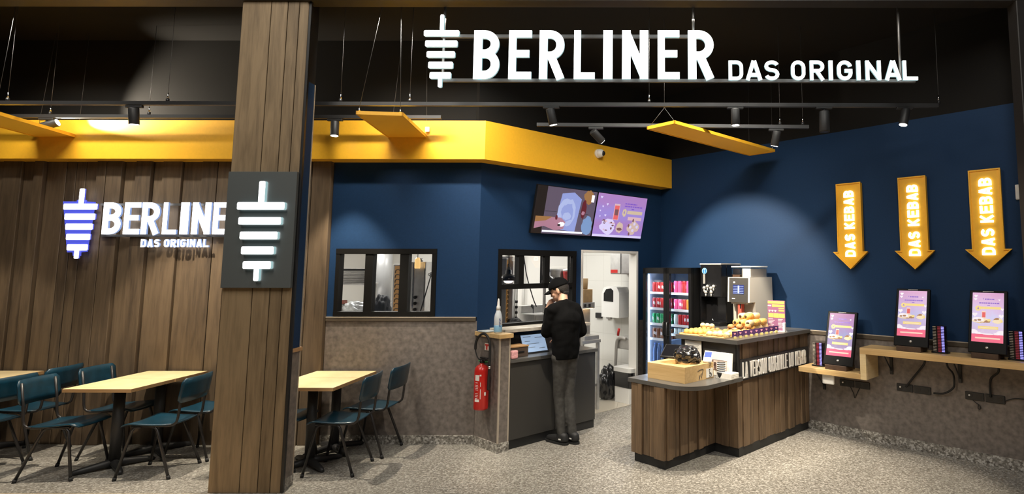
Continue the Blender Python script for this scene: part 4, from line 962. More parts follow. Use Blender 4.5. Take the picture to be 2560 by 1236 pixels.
for k in range(10):
    x = rg.uniform(-w2+0.06, w2-0.10); z = rg.uniform(0.055, zt-0.12); b.box(x, x+rg.uniform(0.01, 0.04), -0.0065, -0.0055, z, z+rg.uniform(0.008, 0.05), 0, 1, TM)
for q in (0.052, zt-0.08): b.box(-w2+0.05, w2-0.06, -0.0063, -0.0055, q, q+0.004, 0, 1, TM)
b.build('sketch', mat('sepia_print', (0.13, 0.07, 0.06), 0.7), parent=t)
t = thing('leaflet_stack', 'stack of white leaflets on the low counter corner, below the dark front', 'leaflets', (2.19, -1.56, LZ), FR, 0.05)
b = MB()
for k in range(7): b.box(-0.085 + 0.002*(k % 3), 0.085 + 0.002*(k % 2), -0.055, 0.075, k*0.0075, k*0.0075 + 0.0066); 
b.build('sheets', M['paper'], parent=t)
# --- pastries, trays and tags on the high bar
M['pastry'] = mat('golden_pastry', (0.72, 0.40, 0.10), 0.6, var=0.35, vscale=45, bump=0.4)
M['cookie'] = mat('brown_biscuit', (0.42, 0.21, 0.075), 0.65, var=0.4, vscale=50, bump=0.5)
M['cream'] = mat('pale_pastry', (0.74, 0.56, 0.30), 0.6, var=0.25, vscale=40, bump=0.3)
def tray(label, s0, s1, d0, d1, m):
    t = MB(); c = ((s0+s1)/2, -(d0+d1)/2); w2, l2 = (s1-s0)/2, (d1-d0)/2
    t.box(-w2, w2, -l2, l2, 0, 0.010, 0.003, 1); t.box(-w2, -w2+0.012, -l2, l2, 0, 0.018, 0.002, 1); t.box(w2-0.012, w2, -l2, l2, 0, 0.018, 0.002, 1)
    return tag(t.build('serving_board', m, frame=FR, loc=(c[0], c[1], HZ)), label, 'board', 'pastry boards')
tray('pale oak serving board of round buns at the left end of the high bar', 1.53, 1.80, 1.02, 1.47, M['oak_x'])
tray('pale oak serving board of biscuits in the middle of the high bar', 1.83, 2.10, 0.90, 1.46, M['oak_x'])
tray('pale oak serving board piled with large pastries behind the price tags', 1.80, 2.03, 0.50, 0.885, M['oak_x'])
rg = random.Random(21)
def pastry(name, label, loc, r, sc, m, seed, group, rz=0, amp=0.12):
    o = crumple(name, label, 'pastry', r, sc, seed, m, loc, FR, amp, 3, group); o.rotation_euler.z += rz; return o
i = 0
for a in range(4):
    for c in range(5):
        pastry('bun', 'small golden bun on the left serving board', (1.575 + a*0.058, -(1.09 + c*0.075) + rg.uniform(-.008, .008), HZ + 0.0105), 0.030, (1, 1.15, 0.95), M['pastry'] if c > 1 or a < 2 else M['cookie'], i, 'buns on the left board'); i += 1
for a in range(3):
    pastry('bun', 'small golden bun in the upper layer on the left serving board', (1.60 + a*0.06, -1.15, HZ + 0.062), 0.028, (1, 1.1, 0.9), M['cream'], i, 'upper buns on the left board'); i += 1
for a in range(4):
    for c in range(6):
        m_ = M['cream'] if c > 4 or (a + c) % 5 == 0 else (M['cookie'] if c < 4 else M['pastry'])
        pastry('biscuit', 'lumpy biscuit on the middle serving board', (1.87 + a*0.062 + rg.uniform(-.01, .01), -(0.96 + c*0.085) + rg.uniform(-.012, .012), HZ + 0.0105), 0.034, (1.0, 1.1, 0.8), m_, i, 'biscuits on the middle board', rg.uniform(0, 3), 0.16); i += 1
for a in range(3):
    pastry('biscuit', 'lumpy biscuit lying on top of others on the middle board', (1.90 + a*0.06, -1.06 + 0.07*a, HZ + 0.058), 0.034, (1.0, 1.1, 0.8), M['cookie'], i, 'upper biscuits on the middle board', 0, 0.16); i += 1
def filled(loc, rz, label, group):
    t = thing('filled_pastry', label, 'pastry', loc, FR, rz, group)
    b = MB(); 
    b.lathe([(0.020, -0.058), (0.034, -0.05), (0.037, 0.0), (0.034, 0.05), (0.020, 0.058)], seg=14, mtx=Matrix.Translation((0, 0, 0.036)) @ Matrix.Rotation(PI/2, 4, 'X')); b.build('dough', rg.choice([M['pastry'], M['cream'], M['pastry']]), parent=t)
    b = MB(); b.ball((0, -0.060, 0.036), 0.017, (1, 0.35, 1), 10, 6); b.build('filling', mat_choc, parent=t)
mat_choc = mat('dark_chocolate', (0.035, 0.016, 0.010), 0.35)
for L_ in range(3):
    for a in range(3 - (L_ == 2)):
        for c in range(3 - (L_ > 1)):
            filled((1.838 + a*0.077 + L_*0.012, -(0.575 + c*0.124 + L_*0.035), HZ + 0.0105 + L_*0.060), rg.uniform(-0.25, 0.25), ['rolled golden pastry in the bottom layer of the right-hand pile', 'rolled golden pastry in the middle layer of the right-hand pile', 'rolled pastry with a chocolate tip on top of the right-hand pile'][L_], ['bottom rolled pastries', 'middle rolled pastries', 'top rolled pastries'][L_])
M['tag_purple'] = mat('dark_violet_card', (0.075, 0.030, 0.12), 0.5); M['tag_pink'] = mat('pink_print', (0.75, 0.32, 0.42), 0.5); M['tag_yellow'] = mat('pale_yellow_holder', (0.70, 0.58, 0.22), 0.5)
heart = lambda cx, cz, r: [(cx + r*(16*math.sin(a)**3)/16, cz + r*(13*math.cos(a) - 5*math.cos(2*a) - 2*math.cos(3*a) - math.cos(4*a))/16) for a in [2*PI*k/14 for k in range(14)]]
for k in range(9):
    t = thing('price_tag', 'small violet price tag with a pink heart in the row along the bar edge', 'price tag', (2.178, -(1.40 - k*0.098), HZ), FR, PI/2 - 0.45, 'price tags on the bar')
    b = MB(); b.box(-0.030, 0.030, -0.002, 0.002, 0.018, 0.072); b.build('card', M['tag_purple'], parent=t)
    b = MB(); b.prism(heart(0, 0.050, 0.013), -0.0032, -0.0018, 'y'); b.build('heart', M['tag_pink'], parent=t)
    b = MB(); b.box(-0.014, 0.014, -0.012, 0.012, 0, 0.024, 0.002, 1); b.build('holder', M['tag_yellow'], parent=t)
t = thing('menu_stand', 'purple and yellow menu card standing on the high bar beside the coffee machine', 'menu card', (2.12, -0.50, HZ), FR, 0.05)
b = MB(); b.box(-0.105, 0.105, -0.005, 0.005, 0.012, 0.335, 0.002, 1); b.build('card', mat('mauve_card', (0.22, 0.085, 0.17), 0.5), parent=t)
b = MB()
for z0, z1, x0, x1 in ((0.30, 0.328, -0.10, 0.10), (0.265, 0.292, -0.05, 0.10), (0.150, 0.195, -0.095, -0.035), (0.150, 0.195, -0.03, 0.032), (0.150, 0.195, 0.037, 0.10), (0.218, 0.235, 0.03, 0.095), (0.245, 0.255, 0.03, 0.095)): b.box(x0, x1, -0.0065, -0.005, z0, z1)
b.build('yellow_print', mat('yellow_print', (0.82, 0.50, 0.10), 0.5), parent=t)
b = MB(); rg2 = random.Random(9)
for x in (-0.09, -0.055, -0.02): b.prism(heart(x+0.01, 0.222, 0.013), -0.0065, -0.005, 'y')
for z in (0.13, 0.115, 0.10, 0.085, 0.07, 0.055, 0.04): b.box(0.02, 0.02 + rg2.uniform(0.04, 0.075), -0.0065, -0.005, z, z + 0.006); b.box(-0.095, -0.095 + rg2.uniform(0.04, 0.08), -0.0065, -0.005, z, z+0.006)
b.box(-0.1, -0.06, -0.0065, -0.005, 0.27, 0.285); b.build('pale_print', mat('pale_pink_print', (0.72, 0.50, 0.52), 0.5), parent=t)
b = MB(); b.box(-0.11, 0.11, -0.03, 0.03, 0, 0.012, 0.002, 1); b.box(0.085, 0.11, -0.03, 0.0, 0, 0.10, 0.002, 1); b.build('holder', M['white'], parent=t)
# --- machines
dm = thing('drinks_dispenser', 'tall glossy black drinks dispenser between the fridge and the coffee machine', 'drinks machine', (1.228, -0.30, HZ), FR)
M['gloss_black'] = mat('glossy_black', (0.008, 0.008, 0.009), 0.15, coat=0.4)
b = MB(); b.box(-0.155, 0.155, -0.09, 0.22, 0.03, 0.735, 0.012, 2); b.box(-0.155, 0.155, -0.20, -0.08, 0.34, 0.735, 0.012, 2); b.box(-0.155, -0.145, -0.2, 0, 0.03, 0.4); b.build('casing', M['gloss_black'], parent=dm)
b = MB(); b.box(-0.160, 0.160, -0.205, 0.225, 0.730, 0.748, 0.006, 2); b.build('lid', mat('grey_lid', (0.48, 0.46, 0.43), 0.4), parent=dm)
b = MB(); b.box(-0.14, 0.14, -0.22, -0.05, 0.0, 0.045, 0.006, 2); b.build('drip_tray', M['gloss_black'], parent=dm)
b = MB(); b.tube([(0.06 + 0.03*math.cos(a), -0.215, 0.10 + 0.035*math.sin(a)) for a in [PI*1.1 + 0.14*k for k in range(8)]], 0.005, 8); b.box(-0.12, 0.0, -0.222, -0.218, 0.055, 0.062); b.build('grille', M['chrome'], parent=dm)
b = MB(); b.cyl((-0.085, -0.199, 0.655), (-0.085, -0.206, 0.655), 0.038, seg=24); lg = b.build('badge', mat('blue_badge', (0.02, 0.16, 0.42), 0.4), parent=dm)
b = MB(); b.ribbon([(-0.085 + 0.033*math.cos(2*PI*k/20), 0.655 + 0.033*math.sin(2*PI*k/20)) for k in range(20)], 0.005, -0.209, -0.2055, closed=True); b.ribbon([(-0.085, 0.633), (-0.085, 0.668)], 0.008, -0.209, -0.2055); b.ball((-0.085, -0.207, 0.672), 0.009, seg=10, rings=6); b.build('badge_emblem', mat('pale_blue_print', (0.45, 0.70, 0.88), 0.4), parent=lg)
b = MB(); b.box(-0.105, -0.075, -0.212, -0.2, 0.50, 0.615, 0.004, 2); b.build('lever', M['steel'], parent=dm)
for k, (x, z) in enumerate(((-0.085, 0.45), (-0.035, 0.47), (0.015, 0.45), (0.055, 0.47), (-0.06, 0.40), (0.02, 0.40))):
    b = MB(); b.ball((x, -0.215, z), 0.022, (1, 0.8, 1), 12, 8); b.cyl((x, -0.215, z - 0.02), (x, -0.215, z - 0.05), 0.010, seg=10); b.build('nozzle', M['steel'], parent=dm)
cm = thing('coffee_machine', 'pale grey coffee machine with a blue touch screen on the high bar', 'coffee machine', (1.665, -0.30, HZ), FR)
M['putty'] = mat('warm_grey_plastic', (0.50, 0.47, 0.42), 0.45)
b = MB(); b.prism([(0.26, 0.0), (-0.14, 0.0), (-0.14, 0.30), (-0.26, 0.30), (-0.245, 0.585), (0.235, 0.585)], 0.112, 0.150, 'x'); b.prism([(0.26, 0.0), (-0.14, 0.0), (-0.14, 0.30), (-0.26, 0.30), (-0.245, 0.585), (0.235, 0.585)], -0.150, -0.112, 'x')
b.box(-0.112, 0.112, -0.10, 0.25, 0.03, 0.30); b.box(-0.112, 0.112, -0.24, 0.235, 0.28, 0.584); b.build('casing', M['putty'], parent=cm)
b = MB(); b.prism([(-0.255, 0.298), (-0.262, 0.298), (-0.250, 0.578), (-0.243, 0.578)], -0.128, 0.128, 'x'); b.build('front_panel', M['charcoal'], parent=cm)
TM = Matrix.Translation((0, -0.2615, 0.298)) @ Matrix.Rotation(-0.043, 4, 'X')
b = MB(); b.mi = 0; b.box(-0.075, 0.075, -0.003, 0.002, 0.095, 0.200, 0, 1, TM)
b.mi = 1
for k in range(5): b.box(-0.068, -0.012, -0.0045, -0.003, 0.104 + k*0.019, 0.108 + k*0.019, 0, 1, TM); b.box(0.018, 0.070, -0.0045, -0.003, 0.104 + k*0.019, 0.108 + k*0.019, 0, 1, TM)
b.box(-0.008, 0.014, -0.0045, -0.003, 0.102, 0.192, 0, 1, TM)
b.build('screen', [emat('machine_screen', (0.03, 0.045, 0.20), 0.5), emat('machine_icons', (0.45, 0.58, 1.0), 0.6)], parent=cm)
b = MB(); b.box(-0.072, -0.045, -0.004, 0.002, 0.218, 0.236, 0.003, 1, TM); b.box(-0.085, -0.045, -0.004, 0.002, 0.038, 0.046, 0, 1, TM); b.build('emblem', M['white'], parent=cm)
b = MB(); b.box(-0.035, 0.015, -0.225, -0.16, 0.13, 0.285, 0.006, 2); b.mi = 1; b.box(-0.005, 0.012, -0.227, -0.15, 0.225, 0.29, 0.003, 1); b.build('spout', [mat('red_spout', (0.55, 0.10, 0.07), 0.4), M['black']], parent=cm)
b = MB(); b.cyl((-0.01, -0.19, 0.06), (-0.01, -0.19, 0.125), 0.035, 0.04, seg=18); b.build('cup_rest', M['putty'], parent=cm)
b = MB(); b.box(-0.14, 0.10, -0.27, -0.10, 0.0, 0.028, 0.005, 2); b.build('drip_tray', M['black'], parent=cm)
for (x0, x1, y0, y1, n) in ((-0.115, 0.0, -0.22, -0.02, 0), (0.01, 0.135, -0.20, 0.16, 1)):
    b = MB(); b.box(x0, x1, y0, y1, 0.586, 0.70, 0.004, 1); hp_ = b.build('bean_hopper', M['hopper'], parent=cm)
    b = MB(); b.box(x0 - 0.004, x1 + 0.004, y0 - 0.004, y1 + 0.004, 0.700, 0.714, 0.003, 1); b.build('hopper_lid', M['white'], parent=hp_)
    b = MB(); b.box(x0 + 0.008, x1 - 0.008, y0 + 0.008, y1 - 0.008, 0.588, 0.615 if not n else 0.685); b.build('contents', mat('coffee_beans', (0.09, 0.05, 0.03), 0.5) if not n else mat('milk_powder', (0.80, 0.77, 0.72), 0.7), parent=hp_)
# --- fridge
FX0, FX1, FD, FH = 0.26, 1.058, 0.66, 1.805
fr = thing('drinks_fridge', 'black two door glass fridge full of cans beside the doorway', 'fridge', ((FX0+FX1)/2, -0.33, 0), FR)
cx_ = (FX0+FX1)/2; hw = (FX1-FX0)/2; yF = -FD + 0.33; yB = 0.31
b = MB(); b.box(-hw, -hw+0.035, yF+0.045, yB, 0, FH); b.box(hw-0.035, hw, yF+0.045, yB, 0, FH); b.box(-hw, hw, yB-0.03, yB, 0, FH); b.box(-hw, hw, yF+0.045, yB, FH-0.06, FH); b.box(-hw, hw, yF+0.045, yB, 0, 0.12); b.build('cabinet', M['kiosk_black'], parent=fr)
M['fridge_in'] = mat('fridge_lining', (0.55, 0.63, 0.74), 0.4)
b = MB(); b.box(-hw+0.035, hw-0.035, yB-0.036, yB-0.031, 0.12, FH-0.06); b.box(-hw+0.035, -hw+0.04, yF+0.05, yB-0.03, 0.12, FH-0.06); b.box(hw-0.04, hw-0.035, yF+0.05, yB-0.03, 0.12, FH-0.06); b.box(-hw+0.035, hw-0.035, yF+0.05, yB-0.03, FH-0.066, FH-0.06); b.build('lining', M['fridge_in'], parent=fr)
M['led'] = emat('fridge_led', (0.62, 0.80, 1.0), 16.0)
for k, x in enumerate((-hw+0.046, -0.006, hw-0.052)):
    b = MB(); b.box(x, x+0.010, yF+0.052, yF+0.066, 0.16, FH-0.09); b.build('light_strip', M['led'], parent=fr)
for k, sx_ in enumerate((-1, 1)):
    x0, x1 = (-hw, -0.003) if sx_ < 0 else (0.003, hw)
    b = MB(); fwid = 0.045
    b.box(x0, x0+fwid, yF, yF+0.04, 0.06, FH-0.005); b.box(x1-fwid, x1, yF, yF+0.04, 0.06, FH-0.005); b.box(x0, x1, yF, yF+0.04, FH-0.075, FH-0.005); b.box(x0, x1, yF, yF+0.04, 0.06, 0.13); d_ = b.build('door', M['kiosk_black'], parent=fr)
    b = MB(); b.box(x0+fwid, x1-fwid, yF+0.012, yF+0.018, 0.13, FH-0.075); b.build('door_glass', M['fridge_glass'], parent=d_)
    hx = (x1 - 0.028) if sx_ < 0 else (x0 + 0.028)
    b = MB(); b.tube([(hx, yF, 0.96), (hx, yF-0.03, 0.965), (hx, yF-0.03, 1.125), (hx, yF, 1.13)], 0.008, 8); b.build('handle', M['black'], parent=d_)
SZ = [atR(1640, q, 0.5)[1] for q in (730, 769, 807, 844)]
SZR = [atR(1710, q, 0.5)[1] for q in (733, 774.5, 812.7)]
SZR3 = SZR[2] - 0.115
for zs, x0, x1 in ((SZ + [0.16], -hw+0.04, -0.008), (SZR + [SZR3, 0.16], 0.008, hw-0.04)):
    for z in zs:
        b = MB(); b.box(x0, x1, yF+0.085, yB-0.04, z-0.012, z); b.mi = 1; b.box(x0, x1, yF+0.075, yF+0.086, z-0.024, z+0.006); b.build('shelf', [M['fridge_in'], M['white']], parent=fr)
canm = {}
def can_mat(n, c): 
    if n not in canm: canm[n] = mat('can_' + n, c, 0.35, 0.25)
    return canm[n]
CANC = {'red': (0.55, 0.03, 0.03), 'pink': (0.80, 0.12, 0.30), 'green': (0.02, 0.30, 0.10), 'brown': (0.22, 0.08, 0.035), 'orange': (0.75, 0.30, 0.03), 'white': (0.62, 0.72, 0.70), 'crimson': (0.45, 0.02, 0.03)}
can_proto = {}
def can(color, h, x, y, z, label, group):
    key = (color, h)
    if key not in can_proto:
        t = thing('drink_can', label, 'can', (0, 0, 0), None, 0, group)
        b = MB(); b.lathe([(0.022, 0), (0.029, 0.006), (0.0305, 0.012), (0.0305, h-0.014), (0.026, h-0.003)], seg=16); b.build('can_body', can_mat(color, CANC[color]), parent=t)
        b = MB(); b.lathe([(0.026, h-0.003), (0.0265, h), (0.024, h), (0.0235, h-0.004)], seg=16); b.build('can_lid', M['steel'], parent=t)
        b = MB(); rr = 0.031
        for k in range(2):
            a0 = -PI/2 + k*PI - 0.45
            for q in range(6):
                a = a0 + q*0.15; a2 = a + 0.15; zz = h*0.35 + 0.006*math.sin(q)
                b.quad([(rr*math.cos(a), rr*math.sin(a), zz), (rr*math.cos(a2), rr*math.sin(a2), zz), (rr*math.cos(a2), rr*math.sin(a2), zz + h*0.28), (rr*math.cos(a), rr*math.sin(a), zz + h*0.28)])
        b.build('can_print', M['white'], parent=t, normals=False)
        can_proto[key] = t; c = t
    else: c = copy_tree(can_proto[key])
    c['label'] = label; c['group'] = group; place(c, (x, y, z), FR, random.uniform(0, 6)); return c
rows = [(0, -1, ['red']*5, 0.13, 'red can on the top shelf behind the left fridge door'), (1, -1, ['crimson', 'red', 'red', 'crimson', 'crimson'], 0.13, 'red can on the second shelf behind the left fridge door'),
        (2, -1, ['green']*5, 0.13, 'green can on the third shelf behind the left fridge door'), (3, -1, ['brown']*5, 0.13, 'brown can on the fourth shelf behind the left fridge door'),
        (0, 1, ['pink', 'pink', 'red', 'pink', 'pink'], 0.15, 'pink or red can on the top shelf behind the right fridge door'), (1, 1, ['pink', 'pink', 'red', 'orange', 'green'], 0.13, 'bright can on the second shelf behind the right fridge door'), (2, 1, ['white', 'red', 'red', 'crimson', 'red'], 0.13, 'can on the third shelf behind the right fridge door'), (3, 1, ['white']*5, 0.075, 'can on the lowest visible shelf behind the right fridge door')]
for si, side, cs, h, lab in rows:
    z = (SZ if side < 0 else SZR + [SZR3])[si] + 0.001; x0 = cx_ + (-hw + 0.095 if side < 0 else 0.060)
    for dpt in (0, 1):
        for k, c in enumerate(cs):
            l_ = lab.replace('pink or red', c).replace('bright can', c + ' can')
            if l_.startswith('can'): l_ = c + ' ' + l_
            l_ = l_.replace('red can', 'dark red can') if c == 'crimson' else l_
            can(c, h, x0 + k*0.0665, -FD + 0.125 + dpt*0.075, z, l_ + (', front row' if dpt == 0 else ', second row'), 'cans on the fridge shelves')
bp_ = None
for k in range(5):
    if bp_ is None:
        bp_ = thing('water_bottle', '', 'bottle', (0, 0, 0))
        b = MB(); b.lathe([(0.030, 0), (0.033, 0.008), (0.033, 0.14), (0.025, 0.18), (0.013, 0.21), (0.013, 0.222)], seg=16); b.build('bottle_body', mat('dark_blue_pet', (0.06, 0.12, 0.26), 0.12), parent=bp_)
        b = MB(); b.cyl((0, 0, 0.221), (0, 0, 0.238), 0.015, seg=12); b.build('cap', mat('blue_cap', (0.1, 0.2, 0.55)), parent=bp_); c = bp_
    else: c = copy_tree(bp_)
    tag(c, 'dark blue water bottle on the lowest visible shelf behind the left fridge door', 'bottle', 'water bottles in the fridge'); place(c, (cx_ - hw + 0.10 + k*0.068, -FD + 0.13, 0.60), FR)
b = MB(); b.box(-hw+0.04, -0.008, yF+0.085, yB-0.04, 0.588, 0.600); b.build('shelf', M['fridge_in'], parent=fr)
# ================================================================== wall shelf with kiosks and pagers
sh = thing('wall_shelf', 'stepped oak shelf along the right wall under the arrows', 'shelf', (3.4, -0.02, 0.72), FR)
def SHB(mb, name, m): bmesh.ops.translate(mb.bm, verts=mb.bm.verts, vec=(-3.4, 0.02, -0.72)); return mb.build(name, m, parent=sh)
UZ, LZ2 = 0.998, 0.735
b = MB(); b.box(2.965, 5.1, -0.335, -0.02, UZ-0.062, UZ, 0.002, 1); SHB(b, 'upper_board', M['oak_x'])
b = MB(); b.box(2.965, 3.027, -0.335, -0.02, LZ2-0.055, UZ-0.0625, 0.002, 1); SHB(b, 'riser', M['oak'])
b = MB(); b.box(2.28, 2.9645, -0.335, -0.02, LZ2-0.055, LZ2, 0.002, 1); SHB(b, 'lower_board', M['oak_x'])
for s_, zt in ((3.16, UZ-0.062), (3.80, UZ-0.062), (4.55, UZ-0.062), (2.42, LZ2-0.055)):
    b = MB(); b.box(s_-0.014, s_+0.014, -0.028, -0.004, zt-0.22, zt); b.box(s_-0.014, s_+0.014, -0.27, -0.02, zt-0.012, zt)
    b.tube([(s_, -0.025, zt-0.18), (s_, -0.21, zt-0.01)], 0.007, 6); SHB(b, 'bracket', M['black_satin'])
def grad(name, stops, strength, h):
    mt, nt, bs = new_mat(name); N = nt.nodes.new; L = nt.links.new
    tc = N('ShaderNodeTexCoord'); sp = N('ShaderNodeSeparateXYZ'); L(tc.outputs['Generated'], sp.inputs[0])
    nz = N('ShaderNodeTexNoise'); nz.inputs['Scale'].default_value = 4; L(tc.outputs['Generated'], nz.inputs['Vector'])
    md = N('ShaderNodeMath'); md.operation = 'MULTIPLY_ADD'; md.inputs[1].default_value = 0.35; L(nz.outputs['Fac'], md.inputs[0])
    sb = N('ShaderNodeMath'); sb.operation = 'SUBTRACT'; sb.inputs[1].default_value = 0.17; L(sp.outputs['Z'], sb.inputs[0]); L(sb.outputs[0], md.inputs[2])
    r = N('ShaderNodeValToRGB'); e = r.color_ramp.elements; e[0].position = stops[0][0]; e[0].color = (*stops[0][1], 1); e[1].position = stops[-1][0]; e[1].color = (*stops[-1][1], 1)
    for p, c in stops[1:-1]: q = e.new(p); q.color = (*c, 1)
    L(md.outputs[0], r.inputs['Fac']); L(r.outputs['Color'], bs.inputs['Emission Color']); setin(bs, 'Emission Strength', strength); setin(bs, 'Base Color', (0.02, 0.02, 0.02, 1)); setin(bs, 'Roughness', 0.2)
    return mt
KB = 0.74
SCR = [grad('poster_background', [(0.0, (0.82, 0.70, 0.88)), (0.25, (0.66, 0.47, 0.78)), (0.5, (0.58, 0.55, 0.92)), (0.72, (0.70, 0.42, 0.78)), (1.0, (0.72, 0.30, 0.62))], KB, 1),
       emat('poster_pink', (0.90, 0.13, 0.24), KB), emat('poster_white', (0.95, 0.88, 0.95), KB), emat('poster_yellow', (0.92, 0.72, 0.25), KB), emat('poster_violet', (0.28, 0.14, 0.60), KB),
       emat('poster_red', (0.80, 0.10, 0.10), KB), emat('poster_brown', (0.38, 0.18, 0.07), KB), emat('poster_cream', (0.92, 0.76, 0.52), KB), emat('poster_peach', (0.95, 0.66, 0.55), KB)]
CLIP = [-9, 9]
def clipx(P): return [(min(max(p[0], CLIP[0]), CLIP[1]), p[1]) for p in P]
def blob(b, cx, cz, rx, rz, y, seed, mtx=None, n=14):
    rg = random.Random(seed); b.prism(clipx([(cx + rx*math.cos(2*PI*k/n)*rg.uniform(0.8, 1.1), cz + rz*math.sin(2*PI*k/n)*rg.uniform(0.8, 1.1)) for k in range(n)]), y, y+0.0003, 'y', mtx=mtx)
def poster_portrait(b, w, h, y, mtx):
    X = lambda u: (u - 0.5)*w
    CLIP[:] = [-w/2 + 0.0005, w/2 - 0.0005]
    Z = lambda v: v*h
    def bar(u0, u1, v0, v1, k, mi): b.mi = mi; b.box(X(u0), X(u1), y - 0.0004*k - 0.0003, y - 0.0004*k, Z(v0), Z(v1), 0, 1, mtx)
    b.mi = 0; b.box(X(0), X(1), y - 0.0003, y + 0.001, 0, h, 0, 1, mtx)
    bar(0, 1, 0, 0.155, 1, 1); bar(0.12, 0.90, 0.065, 0.095, 2, 8)
    b.mi = 2
    for u, v, r in ((0.11, 0.93, 0.016), (0.10, 0.865, 0.014), (0.09, 0.55, 0.022), (0.93, 0.53, 0.022), (0.96, 0.67, 0.014), (0.86, 0.86, 0.009)): b.prism(clipx(heart(X(u), Z(v), r)), y - 0.0008, y - 0.0004, 'y', mtx=mtx)
    b.mi = 2
    for u, v, rx, rz in ((0.06, 0.205, 0.035, 0.020), (0.93, 0.205, 0.035, 0.022), (0.22, 0.175, 0.03, 0.010), (0.80, 0.172, 0.03, 0.010), (0.5, 0.163, 0.05, 0.006)): blob(b, X(u), Z(v), rx, rz, y - 0.0008, int(u*100), mtx)
    b.mi = 4
    for u0, u1, v in ((0.40, 0.70, 0.855), (0.22, 0.88, 0.775)): 
        q = u0; rg = random.Random(int(v*1000))
        while q < u1 - 0.03: 
            ww = rg.uniform(0.04, 0.09); bar(q, min(u1, q+ww), v, v + 0.026, 1, 4); q += ww + 0.014
    bar(0.48, 0.57, 0.735, 0.748, 1, 4)
    b.mi = 4; b.ribbon([(X(0.35), Z(0.86)), (X(0.36), Z(0.88)), (X(0.34), Z(0.885))], 0.004, y - 0.0008, y - 0.0004, mtx=mtx)
    bar(0.26, 0.92, 0.665, 0.715, 1, 3); b.mi = 3; blob(b, X(0.19), Z(0.675), 0.026, 0.026, y - 0.0012, 5, mtx)
    b.mi = 4; [b.ribbon(pl, 0.004, y - 0.0017, y - 0.0013, ox=X(0.165), oz=Z(0.655), sx=0.022, sz=0.022, mtx=mtx) for pl in glyph('4', 0.7, 0.2)]
    bar(0.31, 0.44, 0.485, 0.625, 1, 8); bar(0.325, 0.43, 0.495, 0.60, 2, 5)
    for sd, (u, v, rx, rz, mi) in enumerate(((0.22, 0.435, 0.062, 0.030, 7), (0.20, 0.45, 0.05, 0.022, 2), (0.24, 0.44, 0.018, 0.010, 6), (0.12, 0.43, 0.015, 0.008, 6), (0.46, 0.43, 0.036, 0.022, 7), (0.50, 0.415, 0.026, 0.012, 6), (0.55, 0.44, 0.015, 0.012, 3), (0.80, 0.42, 0.036, 0.020, 7), (0.87, 0.45, 0.024, 0.020, 7), (0.76, 0.45, 0.018, 0.016, 6), (0.80, 0.475, 0.016, 0.012, 6), (0.92, 0.43, 0.016, 0.012, 3), (0.27, 0.395, 0.05, 0.006, 6))):
        b.mi = mi; blob(b, X(u), Z(v), rx, rz, y - 0.0012 - 0.0003*(sd % 4), 40 + sd, mtx)
    bar(0.20, 0.84, 0.262, 0.318, 2, 3); bar(0.26, 0.78, 0.282, 0.298, 3, 7)
TILT = math.radians(17)
def kiosk(label, s, z, w, rz=0.0):
    t = thing('order_kiosk', label, 'touch screen', (s, -0.19, z), FR, rz, 'ordering screens')
    TM = Matrix.Translation((0, -0.085, 0.045)) @ Matrix.Rotation(-TILT, 4, 'X'); Hh = 0.575
    b = MB(); b.box(-w/2, w/2, -0.018, 0.022, 0.0, Hh, 0.006, 2, TM); b.build('casing', M['kiosk_black'], parent=t)
    b = MB(); poster_portrait(b, w-0.052, 0.455, -0.0186, TM @ Matrix.Translation((0, 0, 0.098))); b.build('screen', SCR, parent=t)
    b = MB(); b.ball((0, -0.019, 0.050), 0.014, (1, 0.4, 0.75), 12, 8, None); bmesh.ops.transform(b.bm, matrix=TM, verts=b.bm.verts); b.build('scanner', M['steel'], parent=t)
    b = MB(); b.box(-0.045, 0.045, -0.0186, -0.017, Hh-0.012, Hh-0.008, 0, 1, TM); b.build('camera_bar', M['steel_d'], parent=t)
    b = MB(); b.box(-w/2+0.03, w/2-0.06, -0.115, 0.10, 0, 0.05, 0.003, 1); b.build('base', mat_kbase, parent=t)
    b = MB(); b.box(-0.07, 0.07, -0.03, 0.07, 0.05, 0.20, 0.004, 1); b.build('stand', M['black_satin'], parent=t)
mat_kbase = mat('dark_walnut', (0.075, 0.045, 0.03), 0.45, var=0.2)
kiosk('lilac ordering screen on the lower step of the oak shelf', 2.705, LZ2, 0.325)
kiosk('lilac ordering screen on the upper shelf, nearer the step', 3.445, UZ, 0.315, 0.03)
kiosk('lilac ordering screen on the upper shelf, at the right end', 4.10, UZ, 0.305, -0.02)
M['pager_red'] = emat('pager_red_glow', (0.30, 0.03, 0.05), 0.35); M['pager_blue'] = emat('pager_blue_glow', (0.30, 0.28, 1.0), 1.6)
M['pager'] = mat('pager_black', (0.015, 0.010, 0.012), 0.25); M['pager_edge'] = mat('pager_pale_edge', (0.55, 0.50, 0.42), 0.4)
pg = None
